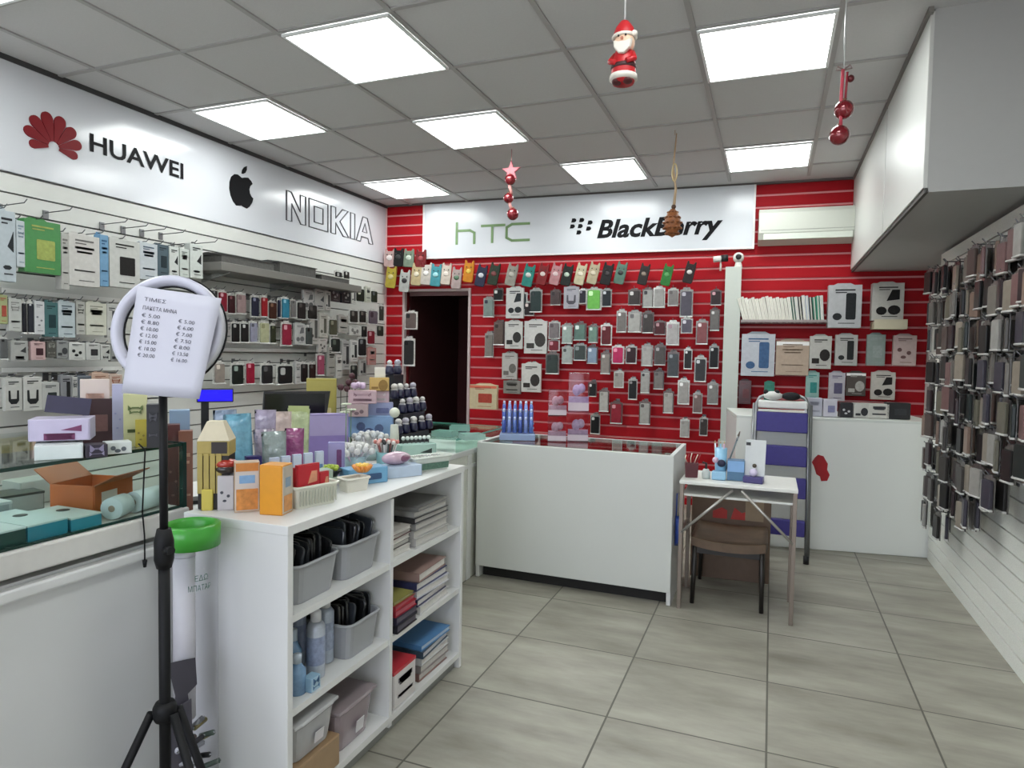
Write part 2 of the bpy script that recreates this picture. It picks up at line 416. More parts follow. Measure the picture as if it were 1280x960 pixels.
# h, T, C drawn with thin strokes
def seg(x0, z0, x1, z1): 
    d = Vector(((x1-x0)*hw, 0, (z1-z0)*hh)); an = math.atan2(d.z, d.x)
    st.box((0, 0, 0), (d.length+th*.7, .006, th), 0, 0, Matrix.Translation((hx+(x0+x1)/2*hw, -.057, hz+(z0+z1)/2*hh)) @ Matrix.Rotation(-an, 4, 'Y'))
for q in ((.02, 0, .02, 1), (.02, .62, .2, .62), (.2, .62, .26, .5), (.26, .5, .26, 0), (.36, .8, .66, .8), (.5, .8, .5, .02), (.98, .82, .76, .82), (.76, .82, .69, .68), (.69, .68, .69, .2), (.69, .2, .76, .06), (.76, .06, .98, .06)): seg(*q)
put('lettering', st.mesh(gr), t, label='thin green letters HTC')
a = sb(746, 301); b_ = sb(903, 297)
me = text_mesh('BlackBerry', ink, shear=.25, bold=.032)
put('lettering', fit(me, a[0], a[1]-.03, b_[0], a[1]+.185, -.057), t, label='bold slanted black lettering')
dots = MB(); q0 = sb(712, 293); q1 = sb(742, 272)
for cx, cz in ((.1, .88), (.46, .88), (.04, .5), (.4, .5), (.34, .1), (.84, .7), (.78, .32)):
    x = q0[0]+cx*(q1[0]-q0[0])*.93+.015; z = q0[1]+cz*(q1[1]-q0[1])
    P = [(x-.022+dx, z+dz) for dx, dz in ((0, -.018), (.03, -.018), (.045, -.008), (.047, .006), (.036, .018), (.008, .018))]
    dots.prism(P, -.054, -.06)
put('dot_emblem', dots.mesh(ink), t, label='seven slanted black dots')

# ------------------------------------------------------------------ air conditioner, camera column
s0, _ = bs(941, 285, .1); s1, _ = bs(1072, 285, .1); s0 += .035
t = empty('air_conditioner', BO+BX*((s0+s1)/2)+Vector((0, 0, 2.24)), BTH, 'white wall air conditioner mounted on the red slats beside the bulkhead', 'air conditioner')
w = s1-s0-.02
prof = [(-.03, 0), (-.17, .03), (-.2, .08), (-.2, .24), (-.17, .275), (-.03, .28)]
put('housing', MB().prism(prof, -w/2, w/2, axis='x').mesh(mat('#c3c6bc', .35, noise=.02)), t)
put('air_flap', B1((0, -.19, .05), (w*.9, .012, .05), mat('#cfd4c9', .35), .003), t, rot=(math.radians(0), 0, 0))
put('front_seam', B1((0, -.2015, .1), (w*.96, .002, .004), mat('#8f938a', .5)), t)
s0, _ = bs(905, 400, .1); s1, _ = bs(925, 400, .1)
t = empty('white_column', BO+BX*((s0+s1)/2), BTH, 'tall narrow white boxed post in front of the red wall beside the books', 'post')
put('post_casing', B1((0, -.1, 1.03), (s1-s0, .11, 2.06), mat('#bcc1b9', .45, noise=.02), .004), t)
put('post_base', B1((.03, -.1, .3), (s1-s0+.09, .16, .6), mat('#c9cdc6', .45, noise=.02), .004), t)
for nm, uu, lb in (('security_camera', 923, 'small white dome camera with black lens on top of the white post'), ('security_camera', 901, 'small white bullet camera pointing sideways beside the dome camera')):
    s, z = bs(uu, 327, .1)
    t = empty(nm, BO+BX*s-BN*.1+Vector((0, 0, 2.055)), BTH, lb, 'camera', None)
    if uu == 923:
        put('mount', MB().lathe([(0, 0), (.035, 0), (.03, .02), (.022, .05), (0, .05)]).mesh(WHITE), t)
        put('camera_head', MB().ball((0, 0, .085), .045, 0, 14).mesh(WHITE), t)
        put('lens', MB().lathe([(0, 0), (.024, 0), (.02, .012), (0, .014)], M=Matrix.Translation((0, -.038, .087)) @ Matrix.Rotation(PI/2, 4, 'X')).mesh(BLACK), t)
    else:
        put('mount', MB().tube([(0, 0, -.02), (0, 0, .06)], .008).mesh(WHITE), t)
        put('camera_head', MB().tube([(.05, 0, .085), (-.06, -.01, .075)], .026, n=14).mesh(WHITE), t)
        put('sun_hood', MB().tube([(.055, 0, .086), (-.0, -.01, .082)], .029, n=14).mesh(BLACK), t)
# ================================================================== FURNITURE
LAM = mat('#d3d3d1', .38, noise=.02, nscale=6)
GL = glass('#f8fdfb', .02); GLT = glass('#e9f6f1', .06)
edge_g = mat('#123029', .2, noise=.05)
# ---- glass-topped display counter, nearest the viewpoint
t = empty('display_counter', (-1.9, .2, 0), 0, 'long white display counter with a black-edged glass case on top, behind the ring light', 'counter')
X0, X1 = -2.25, -1.6; cx, wx = (X0+X1)/2+1.9, X1-X0; ya, yb = -1.2, 1.45
put('body', B1((cx-.01, (ya+yb)/2-.2, .375), (wx-.02, yb-ya, .75), LAM), t)
put('countertop', B1((cx, (ya+yb)/2-.2, .8), (wx+.015, yb-ya+.01, .062), mat('#cfcdc8', .3), .006), t)
put('front_rail', B1((X1+1.9-.008, (ya+yb)/2-.2, .728), (.03, yb-ya, .03), LAM, .006), t)
put('glass_top', B1((cx, (ya+yb)/2-.2, 1.018), (wx-.02, yb-ya-.02, .008), GL), t)
put('glass_front', B1((X1+1.9-.012, (ya+yb)/2-.2, .925), (.006, yb-ya-.02, .18), GL), t)
put('glass_end', B1((cx, yb-.2-.012, .925), (wx-.04, .006, .18), GL), t)
r = MB()
r.box((X1+1.9-.008, (ya+yb)/2-.2, 1.018), (.009, yb-ya, .009)).box((cx, yb-.2-.006, 1.018), (wx, .012, .012)).box((X1+1.9-.008, yb-.2-.006, .925), (.014, .014, .19)).box((X1+1.9-.008, (ya+yb)/2-.2, .835), (.008, yb-ya, .006))
put('edge_rail', r.mesh(edge_g), t, label='black edge rails')
put('back_rail', B1((X0+1.9+.02, (ya+yb)/2-.2, .985), (.02, yb-ya, .045), mat('#b9a44c', .5)), t, label='yellow back rail')
# ---- second counter, running on to the centre counter
t = empty('service_counter', (-1.9, 2.5, 0), 0, 'white service counter with low green-edged glass top behind the cube shelf unit', 'counter')
ya, yb = 1.47, 3.98
put('body', B1((.008, (ya+yb)/2-2.5, .36), (.6, yb-ya, .72), mat('#c9c9bf', .4)), t)
put('front_rail', B1((.312, (ya+yb)/2-2.5, .655), (.008, yb-ya, .02), LAM), t)
put('countertop', B1((0, (ya+yb)/2-2.5, .735), (.62, yb-ya, .03), LAM, .004), t)
put('corner_post', B1((.304, 3.40-2.5, .36), (.02, .05, .72), LAM), t)
g = MB(); 
put('glass_top', B1((0, (3.25+yb)/2-2.5, .823), (.6, yb-3.25, .008), GLT), t)
put('glass_front', B1((.297, (3.25+yb)/2-2.5, .785), (.006, yb-3.25, .07), GLT), t)
put('edge_rail', MB().box((.3, (3.25+yb)/2-2.5, .823), (.006, yb-3.25, .009)).box((0, yb-2.5, .823), (.6, .006, .009)).mesh(mat('#5f9c90', .2)), t, label='green glass edge')
# ---- cube shelf unit
SX0, SX1, SY0, SY1, SZ = -1.52, -1.16, 1.37, 2.43, .84
t = empty('shelf_unit', (-1.34, 1.9, 0), 0, 'white open shelf unit of six compartments standing before the counter', 'shelf unit')
sw = SX1-SX0; SLm = mat('#d8d8d6', .35, noise=.015, nscale=5); T_ = .022
for y in (SY0+T_/2, SY1-T_/2): put('side_panel', B1((0, y-1.9, SZ/2), (sw, T_, SZ), SLm, .002), t)
put('top_panel', B1((0, 0, SZ-.012), (sw+.004, SY1-SY0+.004, .026), SLm, .002), t)
put('divider', B1((0, 1.885-1.9, SZ/2), (sw-.006, .018, SZ-.06), SLm), t)
put('back_panel', B1((-sw/2+.004, 0, SZ/2), (.008, SY1-SY0-.02, SZ-.04), SLm), t)
put('bottom_panel', B1((0, 0, .055), (sw-.004, SY1-SY0-.03, .022), SLm), t)
put('plinth', B1((sw/2-.03, 0, .022), (.016, SY1-SY0-.04, .044), mat('#8c8c88', .6)), t)
for y0, y1 in ((SY0+T_, 1.876), (1.894, SY1-T_)):
    for z in (.325, .583): put('shelf', B1((.0, (y0+y1)/2-1.9, z), (sw-.012, y1-y0, .02), SLm), t)
# ---- centre counter
t = empty('counter', (-1.01, 3.45, 0), 0, 'white counter with recessed black plinth and glass tray top, in front of the red wall', 'counter')
cw = 1.115
put('front_panel', B1((0, .012, .43), (cw, .024, .72), mat('#cbcdc8', .35, noise=.02, nscale=4), .003), t)
for s in (-1, 1): put('side_panel', B1((s*(cw/2-.01), .26, .397), (.022, .5, .794), LAM, .002), t)
put('plinth', B1((0, .07, .035), (cw-.05, .02, .07), mat('#1b1917', .7)), t)
put('carcass', B1((0, .28, .37), (cw-.05, .44, .6), LAM), t)
put('tray', B1((0, .27, .715), (cw-.05, .46, .02), mat('#9a9b92', .5)), t)
put('glass_top', B1((0, .27, .787), (cw-.04, .46, .007), glass('#eef5f2', .05)), t)
put('back_rim', B1((0, .505, .78), (cw-.05, .018, .024), LAM), t)
# ---- back counter
A2 = math.atan(.16); t = empty('low_cabinet', (.39, 5.06, 0), A2, 'long white low cabinet with a small red sticker on its plain front below the books', 'cabinet')
cw = 1.27
put('front_panel', B1((.0, -.13, .445), (cw, .02, .885), mat('#e4e6e0', .35, noise=.02, nscale=4), .003), t)
put('top_panel', B1((.0, .2, .894), (cw, .68, .02), mat('#d5d8d2', .35), .003), t)
put('side_panel', B1((-cw/2+.01, .2, .44), (.02, .64, .88), LAM), t)
p = at(1035, 595, 'y', 4.97); 
st = MB().prism([(x*.058, z*.09) for x, z in ((-.7, .75), (-.35, 1), (.25, .9), (.55, .55), (.75, .35), (.7, -.1), (1, -.5), (.75, -.95), (.1, -1), (-.05, -.65), (-.45, -.5), (-.75, .1), (-1, .4))], -.143, -.141)
put('sticker', st.mesh(mat('#a5101c', .4, noise=.15)), t, loc=(-.08, 0, .565), label='red ragged sticker')
# ---- small white folding table
t = empty('folding_table', (-.14, 3.62, 0), 0, 'small white two-tier folding table with thin crossed metal legs beside the counter', 'table')
tw = .56
put('tabletop', B1((0, 0, .66), (tw, .36, .018), mat('#dcdcd6', .4), .003), t)
put('under_shelf', B1((0, 0, .595), (tw-.03, .33, .012), mat('#d3d3cd', .4), .002), t)
legm = mat('#8d8177', .35, .7, noise=.05)
for sx in (-1, 1):
    for sy in (-1, 1):
        put('leg', MB().box((sx*(tw/2-.012), sy*.165, .327), (.02, .02, .655), 0, .002).mesh(legm), t)
    put('cross_bar', MB().box((sx*(tw/2-.012), 0, .4), (.012, .33, .012)).mesh(legm), t)
brm = mat('#b9b6b0', .3, .7)
for sx in (-1, 1): put('brace', MB().tube([(sx*.02, -.17, .64), (sx*(tw/2-.014), -.17, .40)], .007).mesh(brm), t)
# ---- stool under the table
t = empty('stool', (-.18, 3.76, 0), 0, 'dark-legged stool with a worn brown dished seat pushed under the white table', 'stool')
def stool_seat():
    b = bmesh.new(); n = 12; V = {}
    for k, zz in ((0, .0), (1, -.045)):
        for i in range(n+1):
            for j in range(n+1):
                u, v = i/n-.5, j/n-.5
                z = .338+.07*u*u*(1 if v < .3 else .6) - .02*(1-4*v*v)*.5+zz+(.0 if k == 0 else .02*(1-(2*u)**4)*(1-(2*v)**4)*-.3)
                V[k, i, j] = b.verts.new((u*.385*(1-.04*(2*v)**4), v*.43*(1-.04*(2*u)**4), z))
    for i in range(n):
        for j in range(n):
            b.faces.new((V[0, i, j], V[0, i+1, j], V[0, i+1, j+1], V[0, i, j+1])).smooth = True
            b.faces.new((V[1, i, j+1], V[1, i+1, j+1], V[1, i+1, j], V[1, i, j])).smooth = True
    for i in range(n):
        for a, c in (((i, 0), (i+1, 0)), ((i+1, n), (i, n)), ((0, i+1), (0, i)), ((n, i), (n, i+1))):
            b.faces.new((V[0, a[0], a[1]], V[1, a[0], a[1]], V[1, c[0], c[1]], V[0, c[0], c[1]]))
    m = MB(); m.join(b, 0); return m
put('seat', stool_seat().mesh(mat('#5d4a38', .5, noise=.5, nscale=16)), t, label='worn brown dished seat')
dk = mat('#1d1815', .45, noise=.1)
for sx in (-1, 1):
    for sy in (-1, 1):
        put('leg', MB().tube([(sx*.165, sy*.19, .315), (sx*.172, sy*.205, 0)], .014, r1=.011, n=8).mesh(dk), t)
    put('seat_rail', MB().box((sx*.165, 0, .29), (.02, .36, .04)).mesh(dk), t)
for sy in (-1, 1): put('seat_rail', MB().box((0, sy*.19, .29), (.32, .02, .04)).mesh(dk), t)
put('stretcher', MB().box((0, .19, .2), (.32, .015, .022)).mesh(dk), t)
# ---- step ladder with purple treads
t = empty('step_ladder', (.075, 4.62, 0), 0, 'folding step ladder with purple treads and grey tubes leaning against the low cabinet', 'ladder')
tube = mat('#8a8c8e', .3, .8)
for sx in (-1, 1):
    put('rail', MB().tube([(sx*.17, -.08, .02), (sx*.165, .0, .55), (sx*.16, .1, 1.0), (sx*.14, .12, 1.04), (sx*.1, .12, 1.055)], .012).mesh(tube), t)
    put('foot', MB().lathe([(0, 0), (.018, 0), (.018, .05), (0, .05)], (sx*.17, -.08, 0)).mesh(BLACK), t)
    put('rear_leg', MB().tube([(sx*.19, .12, .0), (sx*.175, .11, 1.0)], .01).mesh(tube), t)
put('top_bar', MB().tube([(-.1, .12, 1.055), (.1, .12, 1.055)], .012).mesh(tube), t)
pur = mat('#3b3480', .5, noise=.12, nscale=40); wh = mat('#d9d9d6', .4)
for z, y in ((.25, -.05), (.5, -.01), (.7, .03), (.915, .07)):
    put('tread', B1((0, y-.02, z-.03), (.31, .05, .13 if z > .3 else .1), pur, .006), t, label='purple ribbed tread')
put('top_tray', B1((0, .06, 1.0), (.3, .1, .05), wh, .01), t, label='white top tray')
# ---- wall shelf with glass deck on the left wall
y0, y1 = at(262, 350, 'x', -3.45).y, at(440, 355, 'x', -3.45).y
t = empty('wall_shelf', (-3.65, (y0+y1)/2, 1.86), 0, 'grey glass wall shelf with leaning papers on it, under the white slats', 'shelf')
put('shelf_board', B1((.15, 0, -.02), (.3, y1-y0, .055), mat('#6b6964', .45), .003), t)
for s in (-1, 0, 1): put('bracket', MB().prism([(0, -.01), (.28, -.04), (0, -.11)], -.006, .006).mesh(CHROME), t, loc=(0, s*(y1-y0)*.42, 0))
yl = y1-y0
for k, (a, w, h, c, lb) in enumerate(((-.31, .33, .05, '#353432', 'dark grey folder lying on the glass wall shelf'), (.015, .28, .075, '#3a3a38', 'black paper stack lying tallest on the glass wall shelf'), (.31, .26, .04, '#b9b9b0', 'pale grey pad lying on the far end of the glass wall shelf'))):
    o = empty('paper_pad', (-3.5, (y0+y1)/2+a*yl, 1.872), .02*(k-1), lb, 'paper pad', 'pads on the wall shelf')
    put('pages', B1((0, 0, h/2), (.2, w*yl*.93, h), mat('#4a4946', .6, noise=.4, nscale=60)), o)
    put('cover', MB().prism([(-.105, h), (.105, h), (.105, h+.006), (0, h+.02), (-.105, h+.012)], -w*yl/2, w*yl/2).mesh(mat(c, .5)), o)
# grey price rails across the left wall
for k, (uu, vv, u2) in enumerate(((2, 372, 150), (262, 438, 400), (2, 462, 152))):
    ya, yb = at(uu, vv, 'x', -3.62).y, at(u2, vv, 'x', -3.62).y; z = at((uu+u2)/2, vv, 'x', -3.62).z
    t = empty('display_rail', (-3.63, (ya+yb)/2, 1.575 if k == 0 else z), 0, ('upper grey display rail across the near left wall', 'grey display rail across the left wall beyond the ring light', 'lower grey display rail across the near left wall')[k], 'rail')
    put('bar', B1((0, 0, 0), (.02, yb-ya, .03), mat('#a9a9a3', .35, .4)), t)
    put('price_strip', B1((.013, 0, .002), (.004, yb-ya, .024), mat('#d9d9d5', .3)), t)
# ================================================================== HANGING GOODS
_PM = {}
def shade(c, k):                              # the photograph's colour, as a pigment under this room's lamps
    c = c.lstrip('#'); c = c if len(c) == 6 else ''.join(x*2 for x in c)
    return '#'+''.join('%02x' % int(255*((int(c[i:i+2], 16)/255)**2.2*k)**(1/2.2)) for i in (0, 2, 4))
def pm(key, fn):
    if key not in _PM: _PM[key] = fn()
    return _PM[key]
def q(x): return max(.01, round(x/.01)*.01)
def card_outline(w, h):
    tw = min(.035, w*.3); s = h*.08
    return [(-w/2, 0), (w/2, 0), (w/2, h-s), (tw, h-s*.85), (tw*.8, h), (-tw*.8, h), (-tw, h-s*.85), (-w/2, h-s)]
CLEAR = lambda c: mat(c, .3, coat=.25, noise=.6, nscale=55, bump=.3, bscale=45, spec=.3)
def hang_case(p, rz, w, h, col, lb, grp, card='#b9b9b4', ring='#2a2a2c', name='hanging_phone_case', cat='phone case', frame=False):
    """a phone case in a clear bag with a card behind it; p is the bottom centre"""
    w, h = q(w), q(h); col = shade(col, .62)
    t = empty(name, p, rz, lb, cat, grp)
    put('bag_card', pm(('cc', w, h, card), lambda: MB().prism(card_outline(w, h), .0, .004).mesh(CLEAR(card))), t)
    cw, ch = w*.8, h*.8
    put('phone_case', pm(('pc', w, h, col), lambda: MB().prism(rrect(cw, ch, min(cw, ch)*.13, 3, 0, h*.06+ch/2), -.014, -.001, 0, None, .003).mesh(mat(col, .4, noise=.25, nscale=30, spec=.22))), t)
    put('lens_cutout', pm(('lc', w, h, ring), lambda: MB().prism(rrect(cw*.34, cw*.36, cw*.09, 3, -cw*.24, h*.06+ch-cw*.27), -.017, -.013).mesh(mat(ring, .25, noise=.05))), t)
    put('glare_strip', pm(('ss', w, h), lambda: MB().box((0, -.008, h*.03), (w*.96, .018, h*.05), 0, .004).mesh(mat('#d0d0cd', .2, coat=.4, noise=.4, bump=.3, bscale=90))), t)  # pale strip: white glare at the bag's foot, put into shape and colour
    return t
PICS = {
 'u': lambda w, h: [[(-.3*w, .62*h), (-.3*w, .3*h), (-.15*w, .2*h), (.15*w, .2*h), (.3*w, .3*h), (.3*w, .62*h), (.2*w, .62*h), (.17*w, .36*h), (-.17*w, .36*h), (-.2*w, .62*h)]],
 'dots': lambda w, h: [ell(.1*w, .1*w, -.22*w, .52*h, 10), ell(.1*w, .1*w, .18*w, .42*h, 10), ell(.12*w, .08*w, -.05*w, .28*h, 10)],
 'rect': lambda w, h: [rrect(.5*w, .38*h, .03*w, 2, .08*w, .45*h)],
 'tall': lambda w, h: [rrect(.3*w, .62*h, .05*w, 3, .18*w, .5*h), ell(.14*w, .12*w, -.22*w, .26*h, 12)],
 'mouse': lambda w, h: [ell(.24*w, .3*w, .2*w, .42*h, 14), rrect(.34*w, .16*h, .02*w, 2, -.22*w, .24*h)],
 'pair': lambda w, h: [ell(.17*w, .15*w, -.2*w, .26*h, 12), ell(.2*w, .17*w, .2*w, .28*h, 12), [(-.05*w, .52*h), (.36*w, .56*h), (.36*w, .82*h), (.12*w, .82*h)]],
 'text': lambda w, h: [rrect(.62*w, .03*h, .01, 1, 0, .74*h), rrect(.5*w, .025*h, .008, 1, 0, .66*h), rrect(.66*w, .02*h, .006, 1, 0, .3*h)],
 'corner': lambda w, h: [[(.02*w, .5*h), (.36*w, .42*h), (.36*w, .72*h), (.22*w, .62*h)], rrect(.5*w, .06*h, .01, 1, 0, .2*h)],
}
def hang_box(p, rz, w, h, col, pic, lb, grp, kind='rect', d=.035, band=None, name='hanging_carton', cat='boxed accessory'):
    w, h = q(w), q(h); col = shade(col, .8); pic = shade(pic, .6)
    t = empty(name, p, rz, lb, cat, grp)
    put('carton', pm(('bx', w, h, d, col), lambda: MB().box((0, 0, h/2*.94), (w, d, h*.94), 0, .002).mesh(mat(col, .4, coat=.25, noise=.16, nscale=38))), t)
    put('hang_tab', pm(('tb', w, h, d, col), lambda: MB().prism([(-w*.4, h*.93), (w*.4, h*.93), (w*.2, h), (-w*.2, h)], d/2-.003, d/2).mesh(mat(col, .4))), t)
    def pp():
        b = MB()
        for P in PICS[kind](w, h*.94)+[rrect(.6*w, .03*h, .004*w, 1, 0, .83*h), rrect(.34*w, .02*h, .004*w, 1, -.12*w, .775*h), rrect(.5*w, .016*h, .004*w, 1, .06*w, .1*h)]: b.prism(P, -d/2-.0015, -d/2)
        return b.mesh(mat(pic, .45, noise=.35, nscale=50, spec=.2))
    put('product_print', pm(('pp', w, h, d, pic, kind), pp), t)
    if band: put('printed_band', pm(('pb', w, h, d, band), lambda: MB().box((0, -d/2-.0006, h*.86), (w*.985, .0012, h*.1)).mesh(mat(band, .4))), t)
    return t
def animal_case(p, rz, w, h, col, col2, lb, grp, tilt=0.):
    """soft novelty case shaped like an animal: body with two ears, pale muzzle patch and eyes"""
    w, h = q(w), q(h); col = shade(col, .7); col2 = shade(col2, .8)
    t = empty('hanging_novelty_case', p, 0, lb, 'novelty phone case', grp, rot=(0, tilt, rz))
    def body():
        P = [(-.36*w, 0), (.36*w, 0), (.46*w, .06*h), (.46*w, .72*h), (.44*w, .82*h), (.42*w, .97*h), (.32*w, h), (.2*w, .87*h), (-.2*w, .87*h), (-.32*w, h), (-.42*w, .97*h), (-.44*w, .82*h), (-.46*w, .72*h), (-.46*w, .06*h)]
        return MB().prism(P, -.014, .006, 0, None, .005).mesh(mat(col, .5, noise=.3, nscale=30, spec=.25))
    put('case_body', pm(('ab', w, h, col), body), t)
    put('muzzle', pm(('am', w, h, col2), lambda: MB().ball((0, -.014, .5*h), w*.26, 0, 10, (1, .25, .8)).mesh(mat(col2, .5, noise=.1))), t)
    for s in (-1, 1): put('eye', pm(('ae', w, h, s), lambda: MB().ball((s*.2*w, -.015, .68*h), w*.055, 0, 8, (1, .5, 1)).mesh(BLACK)), t)
    return t
HOOKM = mat('#6f7072', .35, .9, noise=.03)
def hook(p, rz, L, lb, grp):
    """steel display peg; p is the point on the panel, local -Y is outwards"""
    t = empty('mounted_hook', p, rz, lb, 'display hook', grp)
    put('peg', pm(('peg', round(L, 2)), lambda: MB().tube([(0, 0, 0), (0, -L*.9, .004), (0, -L, .02)], .0028, n=6).mesh(HOOKM)), t)
    put('base_plate', pm(('hpl',), lambda: MB().box((0, -.004, -.01), (.03, .005, .045), 0, .001).mesh(HOOKM)), t)
    return t
COLW = [('black', 10), ('dark', 40)]

